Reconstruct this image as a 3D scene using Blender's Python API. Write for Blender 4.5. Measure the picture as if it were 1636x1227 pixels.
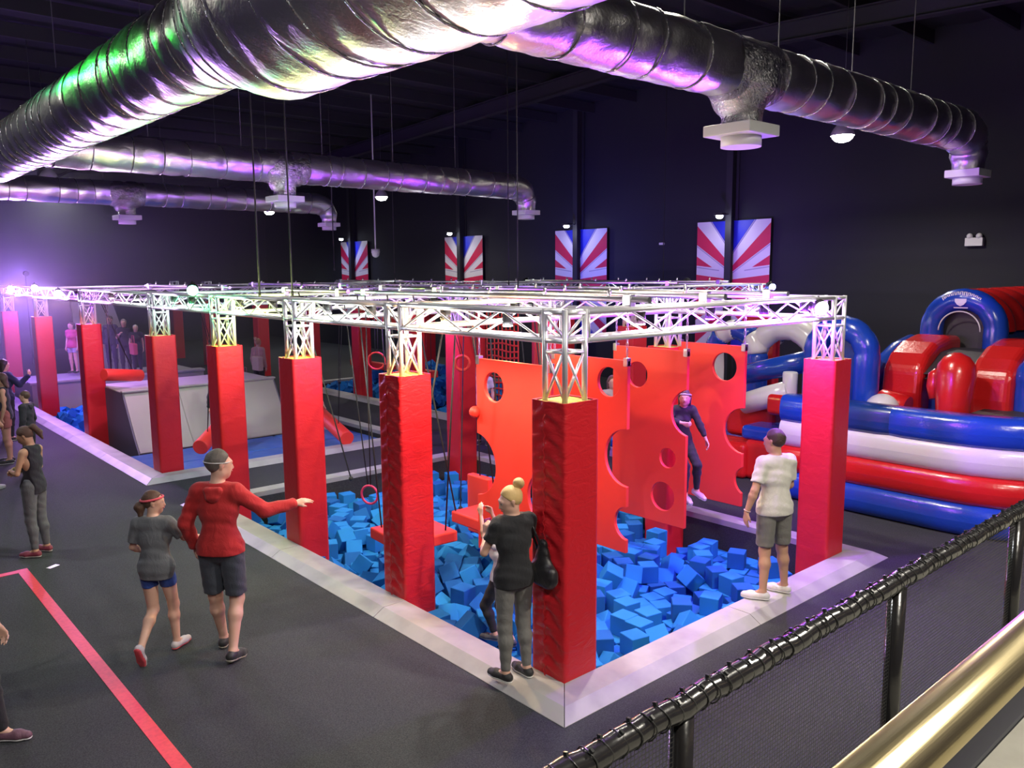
import bpy, math, random
import numpy as np
from mathutils import Vector, Matrix, Quaternion
for _o in list(bpy.data.objects): bpy.data.objects.remove(_o)
SC = bpy.context.scene
COL = SC.collection
PI = math.pi
# ---------------------------------------------------------------- camera
F_PX, PITCH, ROLL, YAW = 1303.99, 0.1377, -0.0073, 0.7220
CAM = Vector((-4.719, -4.7009, 3.544))
_cp, _sp = math.cos(PITCH), math.sin(PITCH)
_f = Vector((math.sin(YAW)*_cp, math.cos(YAW)*_cp, -_sp))
_r = Vector((math.cos(YAW), -math.sin(YAW), 0)); _u = _r.cross(_f)
_r2 = _r*math.cos(ROLL) + _u*math.sin(ROLL); _u2 = -_r*math.sin(ROLL) + _u*math.cos(ROLL)
cd = bpy.data.cameras.new('camera'); cam = bpy.data.objects.new('camera', cd); COL.objects.link(cam)
cam.matrix_world = Matrix(((_r2.x, _u2.x, -_f.x, CAM.x), (_r2.y, _u2.y, -_f.y, CAM.y), (_r2.z, _u2.z, -_f.z, CAM.z), (0, 0, 0, 1)))
cd.sensor_width = 36; cd.lens = 36*F_PX/1636; cd.clip_start = 0.05; cd.clip_end = 200
SC.camera = cam
# ---------------------------------------------------------------- view and world
SC.view_settings.view_transform = 'Standard'; SC.view_settings.look = 'None'
SC.view_settings.gamma = 1; SC.view_settings.use_curve_mapping = False
SC.view_settings.exposure = 0.45
SC.cycles.max_bounces = 6; SC.cycles.diffuse_bounces = 3; SC.cycles.glossy_bounces = 3; SC.cycles.transmission_bounces = 2
SC.cycles.sample_clamp_indirect = 4.0
SC.cycles.use_denoising = True
W = bpy.data.worlds.new('hall_air'); SC.world = W; W.use_nodes = True
W.node_tree.nodes['Background'].inputs[0].default_value = (0.16, 0.13, 0.22, 1)
W.node_tree.nodes['Background'].inputs[1].default_value = 0.05

def lamp(kind, loc, energy, color=(1, 1, 1), size=0.1, rot=None, spot=None, blend=0.5, aim=None):
    L = bpy.data.lights.new('light', kind); L.energy = energy; L.color = color
    if kind == 'AREA': L.size = size; L.shape = 'DISK'
    else: L.shadow_soft_size = size
    if spot: L.spot_size = spot; L.spot_blend = blend
    o = bpy.data.objects.new('light', L); COL.objects.link(o); o.location = loc
    if aim is not None: o.rotation_euler = (Vector(aim)-Vector(loc)).to_track_quat('-Z', 'Y').to_euler()
    return o
# high bay lamps of the hall: position, watts (their housings are built further down)
WARM = (1.0, 0.93, 0.80); COOL = (0.86, 0.92, 1.0)
HIGHBAY = [((11.7, 3.7, 6.2), 700, WARM), ((11.7, 21.0, 6.2), 450, WARM), ((11.7, 30.2, 6.2), 300, COOL), ((0.69, 19.74, 6.0), 220, COOL),
           ((2.0, -5.0, 6.6), 1300, WARM), ((-5.2, -1.2, 6.9), 330, COOL), ((-5.0, 9.0, 6.6), 400, COOL), ((3.4, 1.6, 7.3), 900, WARM), ((-3.2, -6.2, 6.6), 700, WARM)]
# wash lights clamped in the trusses: position, watts, colour, soft size (their cans are built further down)
MINT = (0.75, 1.0, 0.85); WHT = (0.97, 0.97, 1.0); LIME = (0.85, 1.0, 0.35); PUR = (0.30, 0.10, 1.0); MAG = (0.35, 0.05, 1.0); GRN = (0.1, 1.0, 0.35); BLU = (0.12, 0.15, 1.0)
PINK = (1.0, 0.45, 0.9)
WASH = [((0.21, 0.95, 3.07), 130, WHT), ((0.21, 1.9, 3.07), 260, (1.0, .66, .30)), ((0.21, 3.3, 3.07), 130, MINT), ((0.21, 4.3, 3.07), 120, WHT),
        ((0.21, 5.8, 3.07), 120, LIME), ((0.21, 6.9, 3.07), 200, LIME), ((0.21, 8.8, 3.07), 90, GRN), ((0.21, 9.6, 3.07), 110, MINT),
        ((0.21, 11.6, 3.07), 150, WHT), ((0.21, 13.2, 3.07), 200, PINK), ((0.21, 15.9, 3.07), 400, MAG), ((0.21, 17.6, 3.07), 300, PINK), ((0.21, 20.6, 3.07), 600, PUR), ((0.21, 22.6, 3.07), 500, PUR),
        ((1.2, 0.21, 3.07), 60, PINK), ((2.3, 0.21, 3.07), 130, MAG), ((3.3, 0.21, 3.07), 260, MAG), ((4.15, 0.21, 3.07), 620, MAG),
        ((4.77, 1.3, 3.07), 260, MAG), ((4.77, 3.4, 3.07), 40, WHT), ((3.6, 7.55, 3.07), 350, MAG), ((2.5, 7.55, 3.07), 24, WHT), ((1.8, 2.65, 3.07), 170, (1.0, .66, .30)), ((2.4, 5.1, 3.07), 20, WHT),
        ((12.2, 5.9, 3.07), 40, BLU), ((12.2, 10.5, 3.07), 40, MINT), ((12.2, 15.0, 3.07), 40, WHT), ((7.7, 7.0, 3.07), 260, MAG), ((7.7, 12.0, 3.07), 45, WHT), ((7.7, 17.3, 3.07), 45, MINT)]

# ---------------------------------------------------------------- helpers
def M(name, col, rough=0.6, metal=0.0, coat=0.0, emit=None, es=1.0, bump=None, var=None, spec=None, sheen=0, bump2=None):
    """procedural principled material; bump=(scale,strength[,stretch]), var=(scale, other colour, lo, hi)"""
    m = bpy.data.materials.new(name); m.use_nodes = True
    nt = m.node_tree; b = nt.nodes['Principled BSDF']
    b.inputs['Base Color'].default_value = (*col, 1); b.inputs['Roughness'].default_value = rough
    b.inputs['Metallic'].default_value = metal; b.inputs['Coat Weight'].default_value = coat
    b.inputs['Coat Roughness'].default_value = 0.15
    if spec is not None: b.inputs['Specular IOR Level'].default_value = spec
    if sheen: b.inputs['Sheen Weight'].default_value = sheen
    if emit: b.inputs['Emission Color'].default_value = (*emit, 1); b.inputs['Emission Strength'].default_value = es
    tc = None
    def coords(stretch=(1, 1, 1)):
        nonlocal tc
        if tc is None: tc = nt.nodes.new('ShaderNodeTexCoord')
        mp = nt.nodes.new('ShaderNodeMapping'); mp.inputs['Scale'].default_value = stretch
        nt.links.new(tc.outputs['Object'], mp.inputs[0]); return mp.outputs[0]
    if var:
        n = nt.nodes.new('ShaderNodeTexNoise'); n.inputs['Scale'].default_value = var[0]; n.inputs['Detail'].default_value = 6
        nt.links.new(coords(), n.inputs['Vector'])
        r = nt.nodes.new('ShaderNodeValToRGB'); r.color_ramp.elements[0].position = var[2]; r.color_ramp.elements[1].position = var[3]
        r.color_ramp.elements[0].color = (*col, 1); r.color_ramp.elements[1].color = (*var[1], 1)
        nt.links.new(n.outputs['Fac'], r.inputs[0]); nt.links.new(r.outputs[0], b.inputs['Base Color'])
    last = None
    for bb in (bump, bump2):
        if not bb: continue
        n = nt.nodes.new('ShaderNodeTexNoise'); n.inputs['Scale'].default_value = bb[0]; n.inputs['Detail'].default_value = 5
        n.inputs['Distortion'].default_value = bb[3] if len(bb) > 3 else 0
        nt.links.new(coords(bb[2] if len(bb) > 2 else (1, 1, 1)), n.inputs['Vector'])
        bp = nt.nodes.new('ShaderNodeBump'); bp.inputs['Strength'].default_value = bb[1]; bp.inputs['Distance'].default_value = 0.02
        nt.links.new(n.outputs['Fac'], bp.inputs['Height'])
        if last: nt.links.new(last, bp.inputs['Normal'])
        last = bp.outputs[0]
    if last: nt.links.new(last, b.inputs['Normal'])
    return m

class MB:
    def __init__(s): s.v = []; s.f = []; s.mi = []; s.sm = []
    def add(s, vs, fs, mi=0, smooth=False):
        b = len(s.v); s.v += [tuple(v) for v in vs]
        for f in fs: s.f.append(tuple(b+i for i in f)); s.mi.append(mi); s.sm.append(smooth)
        return s
    def box(s, x0, x1, y0, y1, z0, z1, mi=0, mat=None):
        vs = [Vector((x, y, z)) for x in (x0, x1) for y in (y0, y1) for z in (z0, z1)]
        if mat is not None: vs = [mat @ v for v in vs]
        return s.add(vs, [(0, 1, 3, 2), (4, 6, 7, 5), (0, 4, 5, 1), (2, 3, 7, 6), (0, 2, 6, 4), (1, 5, 7, 3)], mi)
    def tube(s, pts, r, n=10, mi=0, cap=True, closed=False):
        pts = [Vector(p) for p in pts]; N = len(pts); rs = r if hasattr(r, '__len__') else [r]*N
        vs = []; prev = None
        for i, p in enumerate(pts):
            if closed: t = (pts[(i+1) % N]-pts[i-1])
            else: t = pts[min(i+1, N-1)]-pts[max(i-1, 0)]
            t.normalize()
            if prev is None: a = t.orthogonal().normalized()
            else:
                a = prev - t*prev.dot(t)
                a = a.normalized() if a.length > 1e-6 else t.orthogonal().normalized()
            prev = a; c = t.cross(a)
            vs += [p + (a*math.cos(2*PI*k/n)+c*math.sin(2*PI*k/n))*rs[i] for k in range(n)]
        fs = []
        for i in range(N if closed else N-1):
            j = (i+1) % N
            fs += [(i*n+k, i*n+(k+1) % n, j*n+(k+1) % n, j*n+k) for k in range(n)]
        s.add(vs, fs, mi, True)
        if cap and not closed:
            b = len(s.v)-len(vs)
            s.f.append(tuple(b+k for k in reversed(range(n)))); s.mi.append(mi); s.sm.append(False)
            s.f.append(tuple(b+(N-1)*n+k for k in range(n))); s.mi.append(mi); s.sm.append(False)
        return s
    def cyl(s, a, b, r, n=16, mi=0): return s.tube([a, b], r, n, mi)
    def grid(s, P, mi=0, smooth=True, flip=False):
        n, m = len(P), len(P[0])
        vs = [p for row in P for p in row]
        fs = [((i*m+j, (i+1)*m+j, (i+1)*m+j+1, i*m+j+1) if flip else (i*m+j, i*m+j+1, (i+1)*m+j+1, (i+1)*m+j)) for i in range(n-1) for j in range(m-1)]
        return s.add(vs, fs, mi, smooth)
    def ball(s, c, r, n=16, mi=0, sz=1.0):
        c = Vector(c); P = []
        for i in range(n//2+1):
            a = PI*i/(n//2)
            P.append([c+Vector((r*math.sin(a)*math.cos(2*PI*j/n), r*math.sin(a)*math.sin(2*PI*j/n), r*sz*math.cos(a))) for j in range(n+1)])
        return s.grid(P, mi)
    def build(s, name, mats, parent=None, bevel=0, loc=None, subsurf=0, seg=2):
        me = bpy.data.meshes.new(name); me.from_pydata(s.v, [], s.f)
        if not isinstance(mats, (list, tuple)): mats = [mats]
        for m in mats: me.materials.append(m)
        me.polygons.foreach_set('material_index', s.mi); me.polygons.foreach_set('use_smooth', s.sm)
        me.update()
        o = bpy.data.objects.new(name, me); COL.objects.link(o)
        if parent is not None: o.parent = parent
        if loc is not None: o.location = loc
        if bevel:
            md = o.modifiers.new('bevel', 'BEVEL'); md.width = bevel; md.segments = seg; md.limit_method = 'ANGLE'; md.angle_limit = 0.6
        if subsurf:
            md = o.modifiers.new('sub', 'SUBSURF'); md.levels = subsurf; md.render_levels = subsurf
        return o

def tag(o, label=None, cat=None, group=None, kind=None):
    if label: o['label'] = label
    if cat: o['category'] = cat
    if group: o['group'] = group
    if kind: o['kind'] = kind
    return o
def empty(name, loc, label=None, cat=None, group=None):
    o = bpy.data.objects.new(name, None); COL.objects.link(o); o.location = loc
    o.empty_display_size = 0.1
    return tag(o, label, cat, group)
def copy_tree(o, parent=None):
    c = o.copy(); COL.objects.link(c)
    if parent is not None: c.parent = parent
    for ch in list(o.children): copy_tree(ch, c)
    return c
# ---------------------------------------------------------------- materials
m_carpet = M('charcoal_carpet', (0.030, 0.032, 0.036), 0.95, var=(90, (0.070, 0.072, 0.078), 0.35, 0.75), bump=(300, 0.3), spec=0.2)
m_black = M('black_paint', (0.012, 0.012, 0.016), 0.75)
m_wall = M('dark_cladding', (0.013, 0.013, 0.022), 0.8, bump=(1.2, 0.05))
m_ceil = M('dark_sheet', (0.020, 0.021, 0.028), 0.7)
m_steel = M('dark_steel', (0.022, 0.022, 0.030), 0.7)
m_red = M('red_vinyl', (0.62, 0.017, 0.026), 0.42, bump=(5, 0.35, (1, 1, 1.6), 0.8), bump2=(60, 0.06))
m_redw = M('wrinkled_red_vinyl', (0.58, 0.014, 0.022), 0.36, bump=(6, .45, (1, 1.0, 2.2), 1.4), bump2=(60, 0.06))
m_redp = M('red_padding', (0.78, 0.045, 0.030), 0.5, bump=(120, 0.05))
m_kerb = M('grey_vinyl', (0.41, 0.40, 0.39), 0.45, bump=(3, 0.15), var=(2.5, (0.31, 0.30, 0.30), 0.45, 0.7))
m_foam = M('blue_foam', (0.020, 0.22, 0.60), 0.85, bump=(180, 0.2), spec=0.2)
m_foam2 = M('shaded_blue_foam', (0.013, 0.12, 0.40), 0.85, bump=(180, 0.2), spec=0.2)  # same blue foam with shade put into its colour
m_yfoam = M('yellow_foam', (0.62, 0.50, 0.08), 0.9)
m_alu = M('aluminium', (0.86, 0.86, 0.88), 0.42, metal=0.55, bump=(40, 0.03))
m_foil = M('silver_foil', (0.82, 0.79, 0.82), 0.34, metal=1.0, bump=(5, 0.38, (1, 1, 1), 1.0), bump2=(32, 0.18, (1, 1, 1), 0.6))
m_foilc = M('crumpled_foil', (0.74, 0.72, 0.76), 0.2, metal=1.0, bump=(14, 1.0, (1, 1, 1), 2.5), bump2=(45, 0.5))
m_white = M('white_plastic', (0.75, 0.75, 0.76), 0.4)
m_mat = M('blue_mat', (0.045, 0.13, 0.50), 0.6, bump=(4, 0.6, (1, 1, 1), 1.0), var=(3, (0.08, 0.17, 0.52), 0.4, 0.7))
m_ply = M('grey_ramp_board', (0.42, 0.41, 0.38), 0.6, bump=(6, 0.05))
m_purp = M('slate_side_board', (0.14, 0.13, 0.19), 0.6)
m_rope = M('black_rope', (0.02, 0.02, 0.022), 0.8)
m_pinkring = M('pink_ring_grip', (0.75, 0.05, 0.16), 0.5)
m_tape = M('red_floor_tape', (0.72, 0.045, 0.06), 0.6, var=(30, (0.60, 0.035, 0.05), 0.4, 0.7))
m_chain = M('steel_chain', (0.6, 0.6, 0.62), 0.35, metal=1)
m_wire = M('grey_wire', (0.10, 0.10, 0.11), 0.6)

# ---------------------------------------------------------------- the setting
FZ = -0.08
X0, X1, Y0, Y1 = -9.0, 16.0, -8.0, 40.0
pitA = (0, 4.98, 0, 7.76); pitB = (0, 4.98, 10.15, 23.4); pitC = (7.5, 12.46, 5.6, 19.3)
def slab_with_holes(name, z0, z1, holes, mat):
    xs = sorted({X0, X1, *[h[0] for h in holes], *[h[1] for h in holes]}); ys = sorted({Y0, Y1, *[h[2] for h in holes], *[h[3] for h in holes]})
    mb = MB()
    for i in range(len(xs)-1):
        for j in range(len(ys)-1):
            cx, cy = (xs[i]+xs[i+1])/2, (ys[j]+ys[j+1])/2
            if any(h[0] < cx < h[1] and h[2] < cy < h[3] for h in holes): continue
            mb.add([(xs[i], ys[j], z1), (xs[i+1], ys[j], z1), (xs[i+1], ys[j+1], z1), (xs[i], ys[j+1], z1)], [(0, 1, 2, 3)])
    for h in holes:
        x0, x1, y0, y1 = h
        mb.add([(x0, y0, z1), (x1, y0, z1), (x1, y1, z1), (x0, y1, z1), (x0, y0, z0), (x1, y0, z0), (x1, y1, z0), (x0, y1, z0)],
               [(0, 1, 5, 4), (1, 2, 6, 5), (2, 3, 7, 6), (3, 0, 4, 7), (4, 5, 6, 7)])
    o = mb.build(name, mat); tag(o, kind='structure'); return o
slab_with_holes('floor', -0.7, FZ, [pitA, pitB, pitC], m_carpet)
def wallbox(name, a, m=m_wall):
    o = MB().box(*a).build(name, m); tag(o, kind='structure'); return o
wallbox('wall_right', (X1, X1+.2, Y0, Y1, FZ-.7, 9.4))
wallbox('wall_back', (X0, X1, Y1, Y1+.2, FZ-.7, 9.4))
wallbox('wall_left', (X0-.2, X0, Y0, Y1, FZ-.7, 9.4))
wallbox('wall_front', (X0, X1, Y0-.2, Y0, FZ-.7, 9.4))
# profiled ceiling sheet falling gently on both sides of the ridge
def ceil_z(y): return 9.3 - 0.045*abs(y-9)
mb = MB(); P = []
for j in range(97):
    y = Y0 + (Y1-Y0)*j/96
    P.append([(X0, y, ceil_z(y)+(.05 if j % 2 else 0)), (X1, y, ceil_z(y)+(.05 if j % 2 else 0))])
mb.grid(P, smooth=False, flip=True); tag(mb.build('ceiling', m_ceil), kind='structure')
mb = MB()
for k in range(26):
    y = -7 + k*1.8; z = ceil_z(y)
    mb.box(X0, X1, y-.04, y+.04, z-.32, z-.02)
tag(mb.build('trim_1', m_steel), kind='structure')
for n, X in enumerate((-3.5, 4.0, 12.0)):
    mb = MB()
    for (ya, yb) in ((Y0, 9), (9, Y1)):
        za, zb = ceil_z(ya)-.3, ceil_z(yb)-.3
        for dz, h, w in ((-.02, .03, .11), (-.42, .03, .11), (-.22, .4, .012)):
            mb.add([(X-w, ya, za+dz-h/2), (X+w, ya, za+dz-h/2), (X+w, ya, za+dz+h/2), (X-w, ya, za+dz+h/2),
                    (X-w, yb, zb+dz-h/2), (X+w, yb, zb+dz-h/2), (X+w, yb, zb+dz+h/2), (X-w, yb, zb+dz+h/2)],
                   [(0, 1, 2, 3), (7, 6, 5, 4), (0, 4, 5, 1), (1, 5, 6, 2), (2, 6, 7, 3), (3, 7, 4, 0)])
    tag(mb.build('trim_%d' % (n+2), m_steel), kind='structure')
# steel columns against the long wall, in front of the banners
mb = MB()
for y in (9.0, 15.1, 21.6, 30.1):
    mb.box(15.62, 15.66, y-.10, y+.10, FZ, 9.0); mb.box(15.94, 15.98, y-.10, y+.10, FZ, 9.0); mb.box(15.66, 15.94, y-.015, y+.015, FZ, 9.0)
tag(mb.build('trim_5', m_steel), kind='structure')

# red line on the carpet
o = MB().box(-2.93, -2.815, -3.2, 6.62, FZ, FZ+.004).build('floor_line', m_tape); tag(o, 'long red line of tape running across the charcoal carpet', 'floor line')
o = MB().box(-5.2, -2.93, 6.50, 6.61, FZ, FZ+.004).build('floor_line', m_tape); tag(o, 'short red tape line meeting the long one beside the tank top girl', 'floor line')
T = Matrix.Translation((-2.56, 6.47, FZ)) @ Matrix.Rotation(.5, 4, 'Z')
o = MB().box(-.07, .07, -.035, .035, 0, .003, mat=T).build('paper_slip', m_white); tag(o, 'small white slip of paper lying on the carpet beyond the red line', 'paper')

# padded grey kerbs round the pits
def kerb(name, x0, x1, y0, y1, label, sides='LRFB', w=.27, o_=.40, jl=2.45):
    """one run of padded edging per side: flat top and bevelled outer face, split in segments by seams"""
    root = empty(name, (x0, y0, FZ), label, 'kerb')
    def run(a, b, nrm, e0, e1):
        a, b, nrm = Vector((a[0], a[1], 0)), Vector((b[0], b[1], 0)), Vector((nrm[0], nrm[1], 0)); d = (b-a).normalized(); L = (b-a).length
        cuts = [0]; 
        while cuts[-1]+jl < L-.8: cuts.append(cuts[-1]+jl)
        cuts.append(L)
        for i in range(len(cuts)-1):
            s0, s1 = cuts[i]+.004, cuts[i+1]-.004
            def prof(s, m0):
                out = []
                for (off, z) in ((0, -.02), (0, 0), (w, 0), (o_, -.075), (o_, FZ), (0, FZ)):
                    ss = s + (m0*off)
                    out.append(a + d*ss + nrm*off + Vector((0, 0, z)) - Vector((x0, y0, FZ)))
                return out
            A = prof(s0, -e0 if i == 0 else 0); B = prof(s1, e1 if i == len(cuts)-2 else 0)
            m = MB(); n = 6
            m.add(A+B, [(k, k+n, (k+1) % n+n, (k+1) % n) for k in range(n)]+[tuple(range(n)), tuple(reversed(range(n, 2*n)))])
            m.build('pad', m_kerb, root, bevel=.012)
    if 'L' in sides: run((x0, y0), (x0, y1), (-1, 0), 1, 1)
    if 'F' in sides: run((x0, y0), (x1, y0), (0, -1), 1, 1)
    if 'R' in sides: run((x1, y0), (x1, y1), (1, 0), 1, 1)
    if 'B' in sides: run((x0, y1), (x1, y1), (0, 1), 1, 1)
    return root
kerb('pit_kerb', *pitA, 'pale grey padded kerb around the near foam pit')
kerb('pit_kerb', *pitB, 'pale grey padded kerb around the pit with blue mats and the ramp')
kerb('pit_kerb', *pitC, 'pale grey padded kerb around the far pit beyond the hanging rings')
tag(MB().box(.02, 4.96, .02, 7.74, -.69, -.62).build('pit_base', m_foam2), 'dark blue padded base under the foam cubes of the near pit', 'pit base')

# ---------------------------------------------------------------- padded truss towers and trusses
CH = .12
def lacing(mb, p, q_, side, n, r=.011):
    p, q_ = Vector(p), Vector(q_)
    pts = [p + (q_-p)*(i/n) + (side if i % 2 else Vector((0, 0, 0))) for i in range(n+1)]
    for a, b in zip(pts[:-1], pts[1:]): mb.tube([a, b], r, 6, cap=False)
def make_tower(z0, wrinkled):
    root = empty('padded_truss_tower', (0, 0, z0))
    w = .42; h = 2.45-z0; zt = 3.22-z0
    mb = MB(); n = 14; P = []
    # padded wrap: a closed square sleeve with rounded corners; the near two are slack and wrinkled towards the walkway
    ring = []; rr = .03; ns = 12
    for cx, cy, a0, (ex, ey) in ((w-rr, rr, -90, (0, 1)), (w-rr, w-rr, 0, (-1, 0)), (rr, w-rr, 90, (0, -1)), (rr, rr, 180, (1, 0))):
        for k in range(3):
            a = math.radians(a0+45*k); ring.append((cx+rr*math.cos(a), cy+rr*math.sin(a)))
        px_, py_ = ring[-1]
        for k in range(1, ns): ring.append((px_+ex*(w-2*rr)*k/ns, py_+ey*(w-2*rr)*k/ns))
    NZ = 130 if wrinkled else 24; rgw = random.Random(6)
    ph = [rgw.uniform(0, 6) for _ in range(4)]
    for k in range(NZ+1):
        z = h*k/NZ; row = []
        for (x, y) in ring+[ring[0]]:
            dx = 0
            if wrinkled and x < .002:
                t = abs(y-.23); env = math.sin(PI*min(1, max(0, (y-.02)/.38)))**.5
                dx = env*(.013*math.sin(2*PI*(z*5.2+t*4.5+.25*math.sin(z*3.1+ph[0])))+.007*math.sin(2*PI*(z*11+t*3+ph[1]+.4*math.sin(z*5)))+.010*math.exp(-(t/.02)**2))
            row.append((x-max(-.012, dx), y, z))
        P.append(row)
    mb.grid(P, smooth=True)
    mb.build('pad', m_redw if wrinkled else m_red, root)
    if wrinkled:
        pts = [(-.020-.004*math.sin(k), .23+.012*(1 if k % 2 else -1), .3+k*.045) for k in range(int((h-.35)/.045))]
        MB().tube(pts, .0055, 6).build('lacing_cord', m_red, root)
    m = MB(); m.add([(a[0], a[1], h) for a in ring]+[(.21+(a[0]-.21)*.86, .21+(a[1]-.21)*.86, h-.004) for a in ring], [(k, (k+1) % len(ring), (k+1) % len(ring)+len(ring), k+len(ring)) for k in range(len(ring))])
    m.build('pad_rim', m_kerb if False else m_red, root)
    MB().box(.032, .388, .032, .388, h-.06, h-.012).build('foam_core', m_yfoam, root)
    c = .21
    for sx in (-1, 1):
        for sy in (-1, 1):
            MB().cyl((c+sx*CH, c+sy*CH, h-.05), (c+sx*CH, c+sy*CH, zt), .025, 12).build('truss_tube', m_alu, root)
    m = MB()
    for (a, b) in (((-1, -1), (1, -1)), ((-1, -1), (-1, 1)), ((1, 1), (1, -1)), ((1, 1), (-1, 1))):
        A = Vector((c+a[0]*CH, c+a[1]*CH, 0)); B = Vector((c+b[0]*CH, c+b[1]*CH, 0)); s = B-A
        m.tube([A+Vector((0, 0, h-.02)), B+Vector((0, 0, 2.88-z0))], .011, 6); m.tube([B+Vector((0, 0, h-.02)), A+Vector((0, 0, 2.88-z0))], .011, 6)
        m.tube([A+Vector((0, 0, 2.86-z0)), B+Vector((0, 0, 2.86-z0))], .014, 6)
        for z in (2.955, 3.195): m.tube([A+Vector((0, 0, z-z0)), B+Vector((0, 0, z-z0))], .022, 8)
        m.tube([A+Vector((0, 0, 2.97-z0)), B+Vector((0, 0, 3.18-z0))], .010, 6)
    m.build('brace', m_alu, root)
    return root
TY = [0, 2.447, 4.87, 7.34, 10.22, 14.85, 19.33, 23.6]
proto_w = make_tower(-.66, True); proto = make_tower(-.66, False)
cnt_w = [0]
def tower(x, y, label, group, wrinkled=False):
    src = proto_w if wrinkled else proto
    if not src.get('used'): o = src; src['used'] = 1
    else: o = copy_tree(src)
    o.location = (x, y, -.66); tag(o, label, 'padded pillar', group); return o
left = ['wrinkled red padded pillar at the near pit corner beside the blonde woman', 'red padded pillar second from the near corner, in front of a hanging red board',
        'red padded pillar third from the near corner, at the pointing man\'s fingertips', 'red padded pillar right behind the head of the man in the red hoodie',
        'red padded pillar at the near corner of the blue mat pit', 'red padded pillar beside the left end of the grey ramp', 'red padded pillar glowing pink beyond the ramp, by the far foam cubes', 'leftmost red padded pillar, cut by the edge of the photo']
for i, y in enumerate(TY):
    tower(0, y, left[i], 'padded pillars along the left side', wrinkled=(i in (0, 1)))
tower(4.56, 0, 'magenta-lit red padded pillar beside the boy in the white T-shirt', 'padded pillars around the near pit')
tower(4.56, 2.447, 'red padded pillar half hidden behind the red boards with holes', 'padded pillars around the near pit')
tower(4.56, 4.87, 'red padded pillar seen between the tubes of the near corner truss', 'padded pillars around the near pit')
tower(4.56, 7.34, 'red padded pillar standing in the foam at the far corner of the near pit', 'padded pillars around the near pit')
for i, y in enumerate((5.6, 8.1, 10.6, 13.15, 15.85, 18.9, 22.6, 27.4, 31.0)):
    lb = ['pink and red pillar behind the red boards with holes', 'red pillar behind the near corner truss', 'red pillar just above the orange-lit board', 'red pillar behind the small hanging ring disc',
          'dark red pillar with a red ring hanging in front of it', 'bright red pillar left of the far blue foam heap', 'orange-lit red pillar behind the woman with the pale bag', 'dark red pillar in the distance left of the orange-lit one', 'magenta-lit pillar in the far distance'][i]
    o = tower(7.5, y, lb, 'padded pillars of the far rig')
for i, y in enumerate((5.6, 12.0, 18.9)):
    tower(12.04, y, ['far rig corner pillar nearest the inflatable', 'far rig pillar on the wall side, midway', 'far rig corner pillar on the wall side, deepest in the hall'][i], 'padded pillars of the far rig')

def truss(a, b, label, group):
    """box truss between two points (centre line at z 3.075)"""
    a, b = Vector(a), Vector(b); d = (b-a).normalized(); s = Vector((0, 0, 1)).cross(d); u = Vector((0, 0, 1)); L = (b-a).length
    root = empty('box_truss', a, label, 'truss', group); z = Vector((0, 0, 0))
    for si in (-1, 1):
        for ui in (-1, 1):
            o_ = s*(si*CH)+u*(ui*CH); MB().cyl(o_, o_+d*L, .025, 12).build('chord', m_alu, root)
    n = max(2, 2*round(L/.5/2)); m = MB()
    for si in (-1, 1): lacing(m, s*(si*CH)-u*CH, s*(si*CH)-u*CH+d*L, u*2*CH, n)
    for ui in (-1, 1): lacing(m, u*(ui*CH)-s*CH, u*(ui*CH)-s*CH+d*L, s*2*CH, n)
    for t in (.02, L-.02):
        for si in (-1, 1): m.tube([s*(si*CH)-u*CH+d*t, s*(si*CH)+u*CH+d*t], .014, 6)
    m.build('lacing', m_alu, root)
    return root
ZT = 3.075
G1 = 'box trusses of the near rig'; G2 = 'box trusses of the rigs behind'
c = .21; e = .36
nm = ['between the near corner pillar and the second pillar', 'between the second and third pillars', 'between the third pillar and the far left corner pillar', 'over the gap between the foam pit and the mat pit', 'over the left side of the blue mats', 'over the pillars by the ramp, washed white and purple', 'furthest left, glowing purple']
for i in range(7): truss((c, TY[i]+e, ZT), (c, TY[i+1]+.06, ZT), 'left side box truss '+nm[i], G1)
truss((e, c, ZT), (4.62, c, ZT), 'aluminium box truss along the right side from the near corner, washed magenta', G1)
for i in range(3): truss((4.77, TY[i]+e, ZT), (4.77, TY[i+1]+.06, ZT), 'aluminium box truss on the inflatable side of the near rig, %s' % ['nearest section', 'middle section', 'furthest section'][i], G1)
for y, l in ((TY[1]+c, 'crossing the near rig above the red boards'), (TY[2]+c, 'crossing the near rig above the hanging boards'), (TY[3]+c, 'closing the far end of the near rig')):
    truss((e, y, ZT), (4.62, y, ZT), 'aluminium box truss '+l, G1)
for y, l in ((TY[4]+c, 'over the near edge of the blue mats'), (TY[5]+c, 'over the grey ramp'), (TY[6]+c, 'over the far low platform')):
    truss((e, y, ZT), (7.56, y, ZT), 'aluminium box truss crossing '+l, G2)
ys = (5.6, 8.1, 10.6, 13.15, 15.85, 18.9)
for i in range(5): truss((7.71, ys[i]+e, ZT), (7.71, ys[i+1]+.06, ZT), 'aluminium box truss of the far rig, section %s' % ['behind the red boards', 'behind the near corner tower', 'above the orange board', 'above the small ring disc', 'above the far blue foam heap'][i], G2)
truss((12.25, 5.96, ZT), (12.25, 12.06, ZT), 'aluminium box truss of the far rig ending at the small blue light', G2)
truss((12.25, 12.36, ZT), (12.25, 18.96, ZT), 'aluminium box truss of the far rig on the wall side', G2)
for y, l in ((5.81, 'facing the inflatable'), (19.11, 'deepest in the hall')): truss((7.86, y, ZT), (12.1, y, ZT), 'aluminium box truss of the far rig '+l, G2)
truss((7.86, 12.21, ZT), (12.1, 12.21, ZT), 'aluminium box truss crossing the middle of the far rig', G2)
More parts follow.
